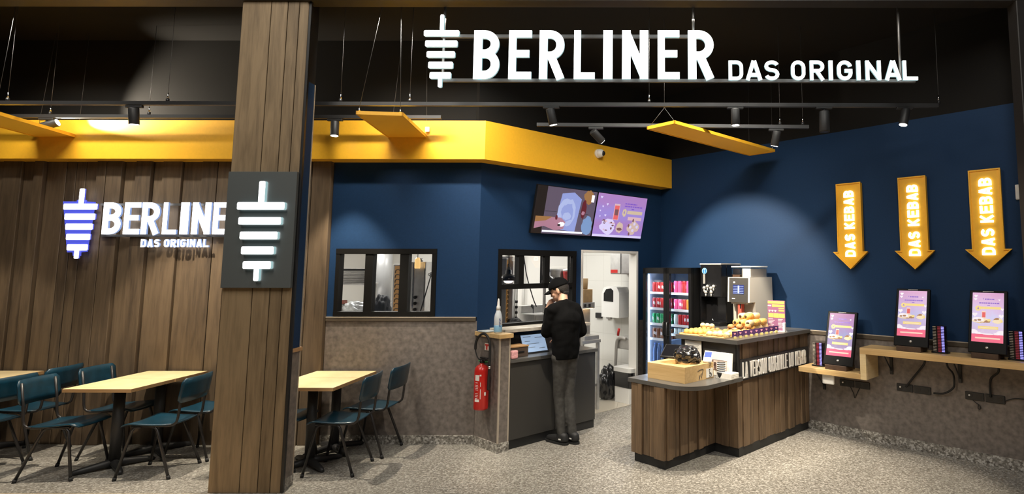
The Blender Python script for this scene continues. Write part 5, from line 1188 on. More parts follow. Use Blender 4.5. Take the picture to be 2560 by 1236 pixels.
for px, py, zb, where in ((2049, 916, LZ2, 'left of the first ordering screen'), (2352, 884, UZ, 'between the two upper ordering screens'), (2546, 906, UZ, 'at the right edge of the upper shelf')):
    s_, d_ = atZ(px, py, zb)
    d_ = min(max(d_, 0.11), 0.16); s_ = atR(px, py - 4, d_)[0]
    t = thing('pager_charger', 'black charging base for the pager stack ' + where, 'pager charger', (s_, -d_, zb), FR, 0, 'pager chargers')
    b = MB(); b.prism(rounded(-0.075, 0.075, -0.06, 0.06, 0.03), 0, 0.012, 'z'); b.build('base', M['black'], parent=t)
    b = MB(); b.box(-0.02, 0.02, 0.048, 0.054, 0.012, 0.255); b.build('back_rod', M['black'], parent=t)
    for k in range(17):
        if pg is None:
            pg = thing('pager', '', 'pager', (0, 0, 0))
            b = MB(); b.prism(rounded(-0.056, 0.056, -0.045, 0.045, 0.022), 0.001, 0.0125, 'z'); b.build('pager_body', M['pager'], parent=pg)
            b = MB(); b.box(-0.008, 0.020, -0.0462, -0.0445, 0.002, 0.0115); b.build('pager_red_mark', M['pager_red'], parent=pg)
            b = MB(); b.box(0.024, 0.049, -0.0462, -0.043, 0.0035, 0.0110, 0.001, 1); b.build('pager_light', M['pager_blue'], parent=pg)
            b = MB(); b.box(-0.052, -0.022, -0.0464, -0.042, 0.004, 0.0085, 0.001, 1); b.build('pager_contact', M['pager_edge'], parent=pg); c = pg
        else: c = copy_tree(pg)
        tag(c, 'black pager with blue light, in the stack ' + where, 'pager', 'pagers ' + where); place(c, (s_, -d_, zb + 0.013 + k*0.0142), FR)
for i, (s0, z0, where) in enumerate(((2.60, 0.555, 'below the lower shelf step'), (3.205, 0.590, 'below the upper shelf, nearer the step'), (3.835, 0.600, 'below the upper shelf at the right end'))):
    t = thing('socket_strip', 'black double socket strip on the grey wall ' + where, 'socket', (s0, -0.004, z0), FR, 0, 'black socket strips')
    for k in range(2):
        b = MB(); b.box(k*0.168, k*0.168 + 0.158, -0.014, 0, -0.03, 0.042, 0.003, 1); f = b.build('face_plate', M['black_satin'], parent=t)
        for j in range(2): b = MB(); b.cyl((k*0.168 + 0.042 + 0.074*j, -0.012, 0.006), (k*0.168 + 0.042 + 0.074*j, -0.016, 0.006), 0.024, seg=16); b.build('socket', M['black'], parent=f)
    b = MB(); b.box(0.030, 0.046, -0.030, -0.012, 0.004, 0.020, 0.004, 1); b.build('plug_tip', M['white'], parent=t)
CABM = M['rubber']
def cable(label, pts, r=0.006):
    P = smooth_path(pts, 6); b = MB(); c = P[0].copy(); b.tube([p - c for p in P], r, 8); o = b.build('power_cable', CABM, frame=FR, loc=c); return tag(o, label, 'cable', 'cables under the shelf')
cable('black cable from the upper shelf to the middle socket strip', [(3.50, -0.10, 0.934), (3.50, -0.07, 0.87), (3.40, -0.04, 0.74), (3.30, -0.03, 0.61)], 0.010)
cable('black cable from the upper shelf to the right socket strip', [(4.14, -0.10, 0.934), (4.13, -0.06, 0.86), (4.06, -0.04, 0.78), (4.05, -0.03, 0.62)], 0.010)
cable('black cable bunched beside the middle shelf bracket', [(3.70, -0.08, 0.934), (3.71, -0.07, 0.86), (3.75, -0.06, 0.80), (3.755, -0.05, 0.72), (3.74, -0.05, 0.66), (3.66, -0.04, 0.60), (3.56, -0.03, 0.585)], 0.009)
cable('thin black cable running right from the right socket strip', [(4.16, -0.02, 0.60), (4.24, -0.02, 0.635), (4.35, -0.02, 0.640), (4.6, -0.02, 0.64)], 0.004)
cable('thin dark loop of cable below the right socket strip', [(3.90, -0.022, 0.57), (3.93, -0.022, 0.545), (3.955, -0.022, 0.53), (3.96, -0.022, 0.50), (3.94, -0.022, 0.50), (3.945, -0.022, 0.54)], 0.004)
cable('thin dark cable hanging below the lower shelf step', [(2.72, -0.022, 0.53), (2.75, -0.022, 0.47), (2.765, -0.022, 0.42), (2.79, -0.022, 0.47), (2.82, -0.022, 0.53)], 0.004)
s0, z0 = atR(2053, 938, 0.30); s1, z1 = atR(2083, 964, 0.30)
b = MB(); b.box(s0, s1, -0.015, 0.015, z1, LZ2 - 0.0555, 0.010, 2); o = b.build('white_holder', M['white'], frame=FR, loc=(0, -0.27, 0)); tag(o, 'white plastic holder fixed under the lower step of the oak shelf', 'holder')
# ================================================================== two screens on the kitchen wall
def atK(px, py, d):
    r = pix(px, py); n = RD; t = ((BC + RD*d - EYEP).dot(n))/r.dot(n); q = EYEP + r*t
    return (q - BC).dot(KD), q.z
TVM = [emat('video_ground', (0.11, 0.085, 0.13), 0.8), emat('video_dark', (0.012, 0.009, 0.008), 0.8), emat('video_plate', (0.23, 0.28, 0.58), 1.0), emat('video_pale', (0.34, 0.40, 0.66), 1.0), emat('video_hand', (0.35, 0.17, 0.24), 1.0), emat('video_ochre', (0.28, 0.14, 0.05), 1.0), emat('video_wine', (0.10, 0.012, 0.02), 1.0), emat('video_white', (0.85, 0.88, 1.0), 1.0), emat('video_bowl', (0.16, 0.26, 0.48), 1.0)]
SCR2 = [grad('offer_background', [(0.0, (0.42, 0.28, 0.80)), (0.3, (0.46, 0.24, 0.62)), (0.55, (0.40, 0.30, 0.80)), (0.8, (0.48, 0.26, 0.66)), (1.0, (0.50, 0.26, 0.62))], 0.85, 1), emat('offer_pink', (0.8, 0.15, 0.3), 0.8), emat('offer_pale', (0.66, 0.60, 0.92), 0.85), emat('offer_yellow', (0.62, 0.50, 0.36), 0.85), emat('offer_violet', (0.22, 0.11, 0.55), 0.85), emat('offer_red', (0.75, 0.13, 0.14), 0.85), emat('offer_brown', (0.20, 0.09, 0.10), 0.85), emat('offer_cream', (0.62, 0.46, 0.42), 0.85), emat('offer_peach', (0.68, 0.46, 0.52), 0.85)]
a0 = 0.612; aM = atK(1477, 591, 0.05)[0]; a1 = atK(1602, 598, 0.05)[0]; zb = 2.192
TVT = math.radians(13.5); TVH = 0.565
def tv(label, x0, x1, kind):
    t = thing('menu_screen', label, 'screen', ((x0+x1)/2, -0.05, zb), FK, 0, 'screens over the counter')
    w = x1 - x0 - 0.006; TM = Matrix.Rotation(TVT, 4, 'X')
    b = MB(); b.box(-w/2, w/2, 0.0, 0.035, 0, TVH, 0.004, 1, TM); b.build('casing', M['kiosk_black'], parent=t)
    b = MB(); mtx = TM
    X = lambda u: (u-0.5)*(w-0.012)
    CLIP[:] = [-w/2 + 0.007, w/2 - 0.007]
    Z = lambda v: 0.006 + v*(TVH-0.012)
    def bar(u0, u1, v0, v1, k, mi): b.mi = mi; b.box(X(u0), X(u1), -0.0008 - 0.0004*k, -0.0004 - 0.0004*k + 0.0002, Z(v0), Z(v1), 0, 1, mtx)
    def bl(u, v, rx, rz, k, mi, sd): b.mi = mi; blob(b, X(u), Z(v), rx, rz, -0.0008 - 0.0004*k, sd, mtx, 18)
    def pg_(pts, k, mi): b.mi = mi; b.prism([(X(u), Z(v)) for u, v in pts], -0.0008 - 0.0004*k, -0.0005 - 0.0004*k, 'y', mtx=mtx)
    if kind == 0:
        bar(0, 1, 0, 1, 0, 0); bar(0, 0.155, 0, 1, 1, 1); bar(0.17, 0.35, 0.475, 0.482, 1, 1); bar(0.60, 0.90, 0.475, 0.482, 1, 1)
        pg_([(0.34, 0.12), (0.70, 0.06), (0.74, 0.80), (0.60, 0.93), (0.40, 0.88)], 2, 2); bl(0.52, 0.50, 0.145, 0.17, 3, 3, 3); bl(0.53, 0.48, 0.095, 0.12, 4, 2, 4); bl(0.53, 0.40, 0.07, 0.05, 5, 3, 9)
        pg_([(0.03, 0.10), (0.03, 0.34), (0.30, 0.36), (0.44, 0.36), (0.52, 0.27), (0.50, 0.12), (0.36, 0.08), (0.18, 0.16)], 6, 4); pg_([(0.03, 0.24), (0.03, 0.36), (0.30, 0.37), (0.20, 0.28)], 7, 5); bl(0.46, 0.22, 0.05, 0.03, 8, 7, 7); bl(0.42, 0.20, 0.025, 0.012, 9, 1, 6); bl(0.36, 0.36, 0.02, 0.03, 9, 6, 8)
        bl(0.86, 0.86, 0.08, 0.09, 2, 5, 11); bl(0.80, 0.58, 0.045, 0.12, 3, 6, 12); bl(0.80, 0.50, 0.028, 0.025, 4, 4, 13); bar(0.91, 0.96, 0.76, 0.92, 4, 7); bl(0.90, 0.22, 0.09, 0.125, 3, 8, 14); bl(0.905, 0.22, 0.07, 0.10, 4, 3, 15) if False else None
        bar(0.165, 0.84, 0.035, 0.075, 5, 7)
        b.build('picture', TVM, parent=t)
    else:
        b.mi = 0; b.box(X(0), X(1), -0.001, 0.0004, Z(0), Z(1), 0, 1, mtx)
        bar(0, 1, 0, 0.055, 1, 2)
        for u, v, r in ((0.07, 0.91, 0.020), (0.20, 0.76, 0.018), (0.12, 0.70, 0.015), (0.08, 0.60, 0.012), (0.09, 0.47, 0.011), (0.19, 0.50, 0.018)): b.mi = 2; b.prism(heart(X(u), Z(v), r), -0.0018, -0.0012, 'y', mtx=mtx)
        bar(0.345, 0.455, 0.41, 0.79, 2, 8); bar(0.355, 0.445, 0.42, 0.75, 3, 5); bar(0.365, 0.435, 0.52, 0.66, 4, 6)
        q = 0.56
        for v, u0, u1 in ((0.80, 0.55, 0.80), (0.74, 0.55, 0.92), (0.68, 0.70, 0.76)):
            q = u0; rg = random.Random(int(v*100))
            while q < u1: ww = rg.uniform(0.03, 0.06); bar(q, min(u1, q+ww), v, v+0.03, 1, 4); q += ww + 0.01
        bar(0.62, 0.94, 0.575, 0.655, 1, 3); bl(0.56, 0.60, 0.040, 0.055, 2, 3, 5); bar(0.65, 0.94, 0.43, 0.51, 1, 8)
        b.mi = 4; [b.ribbon(pl, 0.007, -0.0030, -0.0026, ox=X(0.545), oz=Z(0.575), sx=0.035, sz=0.035, mtx=mtx) for pl in glyph('4', 0.7, 0.2)]
        rg = random.Random(77)
        bl(0.27, 0.25, 0.135, 0.11, 2, 2, 21)
        for k in range(16): bl(0.27 + rg.uniform(-0.12, 0.12), 0.25 + rg.uniform(-0.13, 0.13), rg.uniform(0.012, 0.03), rg.uniform(0.008, 0.02), 3 + k % 4, rg.choice([6, 6, 7, 2, 8]), 30 + k)
        bl(0.51, 0.24, 0.065, 0.075, 3, 7, 50); bl(0.51, 0.20, 0.05, 0.02, 4, 6, 51); bl(0.50, 0.29, 0.04, 0.02, 4, 3, 52)
        for k, (u, v) in enumerate(((0.72, 0.25), (0.80, 0.33), (0.86, 0.26), (0.78, 0.17))): bl(u, v, 0.055, 0.060, 3 + k, 7, 60 + k); bl(u + 0.01, v + 0.02, 0.022, 0.022, 7, 2, 70 + k)
        for k, (u, v) in enumerate(((0.77, 0.43), (0.69, 0.30), (0.72, 0.10))): bl(u, v, 0.016, 0.025, 8, 6, 80 + k)
        b.build('picture', SCR2, parent=t)
    b = MB(); b.box(-0.12, 0.12, 0.036, 0.046, 0.10, 0.40, 0, 1, TM); b.build('wall_mount', M['black_satin'], parent=t)
tv('left of two tilted screens over the hatch, showing a hand at a plate', a0, aM, 0)
tv('right of two tilted screens over the doorway, showing a purple offer poster', aM + 0.004, a1, 1)
# ================================================================== kitchen seen through the hatch, window and doorway
def single(mb, name, m, label, cat, loc, frame=None, rz=0, group=None): return tag(mb.build(name, m, frame=frame, loc=loc, rz=rz), label, cat, group)
def steel_table(label, loc, frame, L_, D_, H_, shelf=0.35, rz=0):
    t = thing('steel_table', label, 'table', loc, frame, rz, 'steel kitchen tables')
    b = MB(); b.box(-L_/2, L_/2, -D_/2, D_/2, H_-0.04, H_, 0.003, 1); b.build('tabletop', M['steel'], parent=t)
    for sx in (-1, 1):
        for sy in (-1, 1): b = MB(); b.box(sx*(L_/2-0.03)-0.018, sx*(L_/2-0.03)+0.018, sy*(D_/2-0.03)-0.018, sy*(D_/2-0.03)+0.018, 0.004, H_-0.04); b.build('leg', M['steel'], parent=t)
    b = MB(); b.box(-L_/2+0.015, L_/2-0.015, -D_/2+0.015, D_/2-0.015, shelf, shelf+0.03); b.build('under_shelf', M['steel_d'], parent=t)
    return t
TY = 7.25; TZ = 1.10
xa, xb = at(835, 700, TY).x, at(1085, 700, TY).x
steel_table('steel kitchen table behind the three pane window', ((xa+xb)/2, TY, 0), None, xb-xa, 0.75, TZ)
# tray stack on an over shelf
sz = at(880, 708, TY).z
t = thing('over_shelf', 'steel over shelf behind the left window pane', 'shelf', (at(872, 700, TY).x, TY+0.05, TZ))
b = MB(); b.box(-0.26, 0.26, -0.2, 0.2, sz-TZ-0.02, sz-TZ, 0.002, 1); b.build('board', M['steel_d'], parent=t)
for x in (-0.24, 0.24): b = MB(); b.box(x-0.012, x+0.012, 0.16, 0.185, 0.0, sz-TZ-0.02); b.build('post', M['steel_d'], parent=t)
for k in range(6):
    b = MB(); b.box(-0.17, 0.19, -0.13, 0.15, 0, 0.018, 0.004, 1); b.mi = 1; b.box(-0.175, 0.195, -0.135, 0.155, 0.018, 0.026, 0.002, 1)
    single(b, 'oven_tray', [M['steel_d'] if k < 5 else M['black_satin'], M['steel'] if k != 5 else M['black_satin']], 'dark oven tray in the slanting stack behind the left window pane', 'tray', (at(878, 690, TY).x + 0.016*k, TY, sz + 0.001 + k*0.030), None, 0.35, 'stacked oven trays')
b = MB(); b.box(-0.06, 0.06, -0.05, 0.05, 0, 0.045, 0.006, 1); single(b, 'carton', mat('red_brown_carton', (0.30, 0.10, 0.07), 0.6), 'small red brown carton below the oven trays at the window edge', 'box', (at(853, 725, TY-0.15).x, TY-0.15, TZ + 0.26))
b = MB(); b.box(-0.1, 0.1, -0.07, 0.07, 0, 0.256, 0.004, 1); single(b, 'crate', mat('grey_crate', (0.30, 0.29, 0.28), 0.6), 'grey crate under the red brown carton behind the left pane', 'crate', (at(853, 725, TY-0.15).x, TY-0.15, TZ + 0.001))
M['film'] = mat('wrapped_film', (0.55, 0.57, 0.58), 0.2, var=0.4, vscale=18, spec=0.8)
b = MB(); b.box(-0.22, 0.22, -0.2, 0.2, 0, 0.115, 0.004, 1); single(b, 'storage_tub', M['white'], 'low white tub holding up the film wrapped packs', 'tub', (at(893, 760, TY).x + 0.06, TY - 0.13, TZ + 0.001))
for k, (px, s_) in enumerate(((893, 0.13), (909, 0.10), (875, 0.10))):
    crumple('wrapped_pack', ['large', 'right-hand', 'left-hand'][k] + ' film wrapped pack of food behind the left window pane', 'food pack', s_, (1, 0.8, 0.8), 60 + k, M['film'], (at(px, 760, TY - 0.22 + 0.1*k).x, TY - 0.26 + 0.17*k, TZ + 0.117), None, 0.5)
crumple('cloth_heap', 'dark heap of cloths behind the middle window pane', 'cloth', 0.14, (0.7, 0.7, 1.5), 71, mat('sooty_cloth', (0.010, 0.010, 0.011), 0.9), (at(956, 770, TY).x, TY, TZ + 0.001), None, 0.4, 5)
b = MB(); b.cyl((0, 0, 0), (0, 0, 1.0), 0.16, 0.16, 28); single(b, 'flue_pipe', mat('grey_flue', (0.36, 0.36, 0.36), 0.35, 0.4), 'grey flue pipe standing behind the dark cloths', 'pipe', (at(950, 700, 8.6).x, 8.6, 1.3))
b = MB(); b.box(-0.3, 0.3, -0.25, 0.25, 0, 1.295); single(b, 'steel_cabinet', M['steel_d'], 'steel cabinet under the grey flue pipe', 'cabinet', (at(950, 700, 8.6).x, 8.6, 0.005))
COP = emat('warm_burner', (0.55, 0.27, 0.07), 0.25)
def grill(label, loc, frame, hgt, rz=0):
    t = thing('doner_grill', label, 'grill', loc, frame, rz, 'upright doner grills')
    b = MB(); b.box(-0.15, 0.14, -0.12, 0.16, 0, hgt, 0.004, 1); b.build('housing', M['steel'], parent=t)
    b = MB(); b.box(-0.275, -0.151, -0.06, 0.14, 0.02, hgt-0.03, 0.004, 1); b.build('burner_box', M['steel_d'], parent=t)
    b = MB(); b.box(-0.255, -0.175, -0.068, -0.061, 0.04, hgt-0.05); b.mi = 1
    n = int((hgt-0.12)/0.058)
    for k in range(n): b.ribbon([(-0.245, 0)] + arc(-0.215, 0.022, 0.028, 0.018, 180, 0, 8) + [(-0.187, 0)], 0.008, -0.074, -0.068, oz=0.055 + k*0.058)
    b.build('burner_panel', [COP, M['black']], parent=t)
    for k in range(5): b = MB(); b.cyl((0.03, -0.121, 0.06 + k*0.072), (0.03, -0.145, 0.06 + k*0.072), 0.019, seg=12); b.box(0.026, 0.034, -0.152, -0.144, 0.045 + k*0.072, 0.075 + k*0.072); b.build('knob', M['black'], parent=t)
    b = MB(); b.box(-0.012, 0.0, -0.126, -0.12, 0.02, hgt-0.02); b.box(0.125, 0.137, -0.126, -0.12, 0.02, hgt-0.02); b.build('edge_trim', M['chrome'], parent=t)
    b = MB(); b.cyl((0.02, -0.02, hgt), (0.02, -0.02, hgt+0.04), 0.045, seg=16); b.build('motor', M['steel_d'], parent=t)
    return t
gz = at(1040, 655, 7.05).z - TZ
grill('upright steel grill with glowing burner panel behind the right window pane', (at(1040, 700, 7.05).x, 7.1, TZ + 0.001), None, gz, 0)
b = MB(); b.lathe([(0.028, 0), (0.032, 0.01), (0.032, 0.10), (0.02, 0.13)], seg=16); single(b, 'heat_bulb', emat('amber_lamp', (1.0, 0.62, 0.22), 0.9), 'amber lamp hanging in front of the upright grill', 'lamp', (at(1044, 660, 6.9).x, 6.9, at(1044, 672, 6.9).z))
b = MB(); b.cyl((0, 0, 0), (0, 0, 0.5), 0.004, seg=6); single(b, 'lamp_cord', M['rubber'], 'dark cord of the amber lamp', 'cord', (at(1044, 660, 6.9).x, 6.9, at(1044, 645, 6.9).z))
p0 = at(1052, 776, 6.85); p1 = at(1073, 692, 6.85)
t = thing('skimmer', 'long handled black skimmer leaning beside the upright grill', 'utensil', (p0.x, p0.y, p0.z - 0.18))
b = MB(); b.tube([(-0.03, 0.0, 0.0), (0, 0, 0.18), tuple(p1 - p0 + Vector((0, 0.05, 0.18)))], 0.007, 8); b.build('handle', M['black'], parent=t)
c = p1 - p0 + Vector((0.008, 0.05, 0.205)); b = MB(); b.tube([(c.x + 0.035*math.cos(a), c.y, c.z + 0.022*math.sin(a)) for a in [2*PI*k/16 for k in range(17)]], 0.006, 6); b.box(c.x-0.02, c.x+0.02, c.y-0.003, c.y+0.003, c.z-0.015, c.z+0.012); b.build('head', M['steel'], parent=t)
# behind the hatch
KZT = 1.0
steel_table('long steel kitchen table behind the hatch', (1.42, 1.2, 0), FK, 1.5, 0.6, KZT)
def kz(px, py, d): a, z = atK(px, py, d); return a, z
for i, (px, py) in enumerate(((1271, 702), (1369, 706))):
    a, z = kz(px, py, -0.42)
    t = thing('heat_lamp', ['black bell heat lamp behind the left pane of the hatch', 'black bell heat lamp behind the middle pane, near the capped head'][i], 'lamp', (a, 0.42, z), FK, 0, 'hatch heat lamps')
    b = MB(); b.lathe([(0.096, 0.0), (0.098, 0.004), (0.094, 0.035), (0.070, 0.065), (0.036, 0.080), (0.034, 0.125), (0.022, 0.130), (0.015, 0.165)], seg=28); b.build('shade', mat('bell_black', (0.015, 0.015, 0.016), 0.25, coat=0.3), parent=t)
    b = MB(); b.cyl((0, 0, 0.16), (0, 0, 2.6 - z), 0.006, seg=8); b.build('cord', M['rubber'], parent=t)
    b = MB(); b.ball((0, 0, -0.006), 0.055, (1, 1, 0.5), 16, 8); b.build('bulb', emat('heat_bulb_glow', (1.0, 0.90, 0.70), 2.5), parent=t)
a, z = kz(1268, 760, -1.2)
grill('upright steel grill with black knobs behind the left pane of the hatch', (a - 0.02, 1.2, KZT + 0.001), FK, 0.95, 0.75)
a, z = kz(1345, 790, -1.1)
t = thing('fryer', 'steel deep fryer with two baskets behind the hatch', 'fryer', (a, 1.1, KZT), FK)
zt = kz(1345, 783, -1.1)[1] - KZT
b = MB(); b.box(-0.20, 0.26, -0.18, 0.2, 0.001, zt, 0.006, 1); b.box(-0.20, 0.26, 0.10, 0.2, zt, zt+0.10, 0.004, 1); b.build('fryer_body', M['steel'], parent=t)
for x in (-0.09, 0.13):
    b = MB(); b.box(x-0.085, x+0.085, -0.187, -0.182, 0.03, zt-0.02); bk = b.build('basket', M['steel_d'], parent=t)
    b = MB(); b.tube([(x-0.03, -0.05, zt+0.01), (x-0.05, -0.08, zt+0.07), (x-0.075, -0.10, zt+0.12), (x-0.095, -0.10, zt+0.125), (x-0.10, -0.10, zt+0.105), (x-0.075, -0.09, zt+0.085), (x-0.05, -0.075, zt+0.06)], 0.008, 8); b.build('basket_handle', M['black'], parent=bk)
a, z = kz(1300, 800, -0.85)
crumple('black_bag_heap', 'black heap of utensils and cloth on the kitchen table behind the hatch', 'utensils', 0.10, (1.1, 0.8, 0.8), 91, M['rubber'], (a, 0.98, KZT + 0.001), FK, 0.6)
a, z = kz(1258, 800, -0.75)
b = MB(); 
for k in range(3): b.box(-0.14, 0.14, -0.12, 0.12, k*0.032, k*0.032 + 0.02, 0.004, 1)
b.box(-0.12, -0.1, -0.1, 0.1, 0, 0.07); b.box(0.1, 0.12, -0.1, 0.1, 0, 0.07); single(b, 'contact_grill', M['black_satin'], 'low black contact grill behind the lower left of the hatch', 'grill', (a + 0.02, 0.98 - 0.1, KZT + 0.001), FK)
b = MB(); b.cyl((0, 0, 0), (0, 0, 1.6), 0.022, seg=12); p = at(1304, 700, 9.4); single(b, 'wall_pipe', M['white'], 'white pipe on the far kitchen wall seen through the hatch', 'pipe', (p.x, 9.56, 0.9))
b = MB(); b.tube(smooth_path([(0, 0, 0), (0.05, 0, -0.3), (0.14, 0, -0.6), (0.19, 0, -0.72)]), 0.007, 8); p = at(1303, 725, 7.9); single(b, 'hanging_cable', M['rubber'], 'black cable hanging across the hatch opening', 'cable', (p.x + 0.02, 7.9, 2.0))
a, z = kz(1385, 700, -0.9)
t = thing('sauce_shelf', 'small steel wall shelf of sauce tubs behind the right hatch pane', 'shelf', (a + 0.10, 0.9, z - 0.05), FK)
b = MB(); b.box(-0.2, 0.3, -0.1, 0.12, -0.02, 0.0); b.box(-0.2, 0.3, 0.10, 0.12, -0.02, 0.2); b.build('board', M['steel_d'], parent=t)
b = MB(); b.box(-0.195, -0.175, 0.08, 0.12, -(z - 0.05 - KZT) + 0.001, -0.02); b.box(0.275, 0.295, 0.08, 0.12, -(z - 0.05 - KZT) + 0.001, -0.02); b.build('post', M['steel_d'], parent=t)
b = MB(); b.lathe([(0.075, 0), (0.085, 0.09), (0.09, 0.16), (0.092, 0.165)], seg=18); b.mi = 1; b.lathe([(0.092, 0.165), (0.093, 0.19), (0.03, 0.20)], seg=18); single(b, 'sauce_tub', [mat('tub_red', (0.55, 0.06, 0.06), 0.4), M['white']], 'red sauce tub with a white lid behind the right hatch pane', 'tub', (a + 0.27, 0.9, z - 0.05 + 0.001), FK)
b = MB(); b.lathe([(0.075, 0), (0.085, 0.09), (0.09, 0.17), (0.092, 0.19)], seg=18); single(b, 'sauce_tub', mat('tub_grey', (0.34, 0.34, 0.33), 0.35), 'grey tub beside the red sauce tub behind the hatch', 'tub', (a + 0.0, 0.9, z - 0.05 + 0.001), FK)
# through the doorway
steel_table('steel kitchen table seen through the doorway', (1.55, 0.31, 0), FK, 0.68, 0.36, 0.885, 0.30)
t = thing('chip_warmer', 'steel chip warmer with two switches and a warm glow on the doorway table', 'warmer', (1.755, 0.30, 0.886), FK)
zt = at(1470, 757, 7.62).z - 0.886
b = MB(); b.box(-0.10, 0.14, 0.05, 0.10, 0, zt); b.box(-0.10, 0.14, -0.04, 0.10, zt-0.075, zt, 0.003, 1); b.box(-0.12, 0.13, -0.14, 0.10, 0, 0.05, 0.003, 1); b.build('warmer_body', M['steel'], parent=t)
b = MB(); b.box(-0.08, 0.12, -0.02, 0.03, zt-0.085, zt-0.076); b.build('heater', emat('warm_heater', (1.0, 0.60, 0.25), 5.0), parent=t)
for x in (-0.03, 0.045): b = MB(); b.box(x-0.018, x+0.018, -0.048, -0.040, zt-0.058, zt-0.018, 0.003, 1); b.build('switch', M['black_satin'], parent=t)
kraft = mat('kraft_card', (0.42, 0.28, 0.14), 0.7, var=0.1)
b = MB(); b.box(-0.075, 0.075, -0.06, 0.06, 0, 0.17, 0.003, 1); single(b, 'kraft_box', kraft, 'wide brown card box on top of the chip warmer', 'box', (1.785, 0.325, 0.887 + zt), FK)
b = MB(); b.lathe([(0.035, 0), (0.042, 0.14)], seg=18); single(b, 'kraft_cups', kraft, 'narrow stack of brown paper cups on the card box', 'cups', (1.775, 0.325, 0.8875 + zt + 0.171), FK)
b = MB(); b.box(-0.09, 0.09, -0.07, 0.07, 0, 0.03, 0.006, 1); b.mi = 1; b.box(-0.08, 0.10, -0.08, 0.06, 0.03, 0.055, 0.004, 1); single(b, 'tray_stack', [M['steel_d'], M['paper']], 'paper and trays at the near end of the doorway table', 'trays', (1.42, 0.26, 0.886), FK, 0.3)
s0, z0 = atR(1530, 790, 0.0); s1, z1 = atR(1574, 716, 0.0)
t = thing('towel_dispenser', 'white paper towel dispenser with a dark window on the kitchen wall', 'dispenser', ((s0+s1)/2, 0, z0), FR)
ww = (s1-s0)/2; hh = z1-z0
b = MB(); b.prism([(-ww, 0.0), (ww, 0.0), (ww, hh*0.8), (ww*0.75, hh*0.97), (ww*0.3, hh), (-ww*0.3, hh), (-ww*0.75, hh*0.95), (-ww, hh*0.75)], -0.22, -0.001, 'y'); b.build('shell', M['white'], parent=t)
b = MB(); b.prism([(-ww*0.72, hh*0.52), (ww*0.35, hh*0.50), (ww*0.35, hh*0.86), (ww*0.1, hh*0.93), (-ww*0.45, hh*0.90), (-ww*0.72, hh*0.76)], -0.226, -0.219, 'y'); b.build('window', M['gloss_black'], parent=t)
s0, z0 = atR(1524, 686, 0.35); s1, z1 = atR(1580, 630, 0.35)
t = thing('wall_cabinet', 'steel wall cabinet with a red label at the top of the doorway', 'cabinet', ((s0+s1)/2, 0, z0), FR)
ww = (s1-s0)/2; hh = z1 - z0 + 0.25
b = MB(); b.box(-ww, ww, -0.33, -0.001, 0, hh, 0.003, 1); b.build('carcass', M['steel_d'], parent=t)
b = MB(); b.box(-ww+0.01, -0.01, -0.345, -0.331, 0.01, hh-0.01, 0.003, 1); d_ = b.build('door', M['steel'], parent=t)
b = MB(); b.box(-ww+0.02, -ww+0.16, -0.348, -0.345, 0.02, 0.065); b.build('red_label', M['red'], parent=d_)
b = MB(); b.box(0.01, ww-0.01, -0.345, -0.331, 0.01, hh-0.01, 0.003, 1); b.build('door', M['steel_d'], parent=t)
for (px, py, w_, h_, l, m_) in ((1523, 785, 0.05, 0.075, 'grey wall socket on the kitchen wall left of the towel dispenser', M['steel_d']), (1498, 789, 0.07, 0.04, 'small black box on the kitchen wall behind the warmer', M['black'])):
    s_, z_ = atR(px, py, 0.01); b = MB(); b.box(-w_, w_, -0.03, 0, -h_, h_, 0.006, 2); single(b, 'wall_socket', m_, l, 'socket', (s_, -0.001, z_), FR)
s_, z_ = atR(1568, 855, 0.3)
t = thing('hand_basin', 'small steel hand basin on the kitchen wall behind the door frame', 'basin', (s_, 0, z_), FR)
b = MB(); b.box(-0.16, 0.2, -0.36, -0.001, -0.10, 0.06, 0.01, 2); b.build('bowl', M['steel'], parent=t)
b = MB(); b.tube(smooth_path([(-0.13, -0.06, 0.06), (-0.13, -0.06, 0.20), (-0.10, -0.12, 0.25), (-0.05, -0.18, 0.22)]), 0.012, 8); b.build('tap', M['chrome'], parent=t)
s_, z_ = atR(1553, 850, 0.36)
b = MB(); b.tube(smooth_path([(0.12, 0, 0.02), (0.03, -0.0, 0.03), (-0.06, 0, -0.02), (-0.08, 0, -0.25), (-0.10, 0, -0.50), (-0.16, 0.05, -0.72)]), 0.022, 10); b.mi = 1; b.tube([(-0.02, -0.02, 0.06), (0.0, -0.02, 0.16)], 0.018, 8); single(b, 'grey_hose', [mat('grey_pipe', (0.45, 0.43, 0.40), 0.4), M['red']], 'grey waste hose with a red clip hanging below the basin', 'hose', (s_, -0.385, z_), FR)
q = at(1560, 990, 8.05)
s_, d_ = atZ(1562, 1002, 0.004)
t = thing('pedal_bin', 'white bin lined with a black bag just inside the doorway', 'bin', (s_ + 0.06, -d_, 0.005), FR)
zt = atR(1556, 922, d_)[1]
b = MB(); b.prism(rounded(-0.15, 0.17, -0.13, 0.13, 0.04), 0.0, zt - 0.22, 'z'); b.build('bin_body', M['white'], parent=t)
b = MB(); b.prism(rounded(-0.155, 0.175, -0.135, 0.135, 0.04), zt - 0.22, zt - 0.02, 'z'); b.build('bin_bag', M['bag'], parent=t)
b = MB(); b.prism(rounded(-0.165, 0.185, -0.145, 0.145, 0.05), zt - 0.02, zt + 0.035, 'z'); b.build('lid', M['white'], parent=t)
s_, d_ = atZ(1527, 998, 0.004)
crumple('bin_bags', 'black heap of full bags on the kitchen floor beside the white bin', 'bags', 0.18, (0.7, 0.9, 1.4), 95, M['bag'], (s_ - 0.05, -d_, 0.006), FR, 0.35, 5)
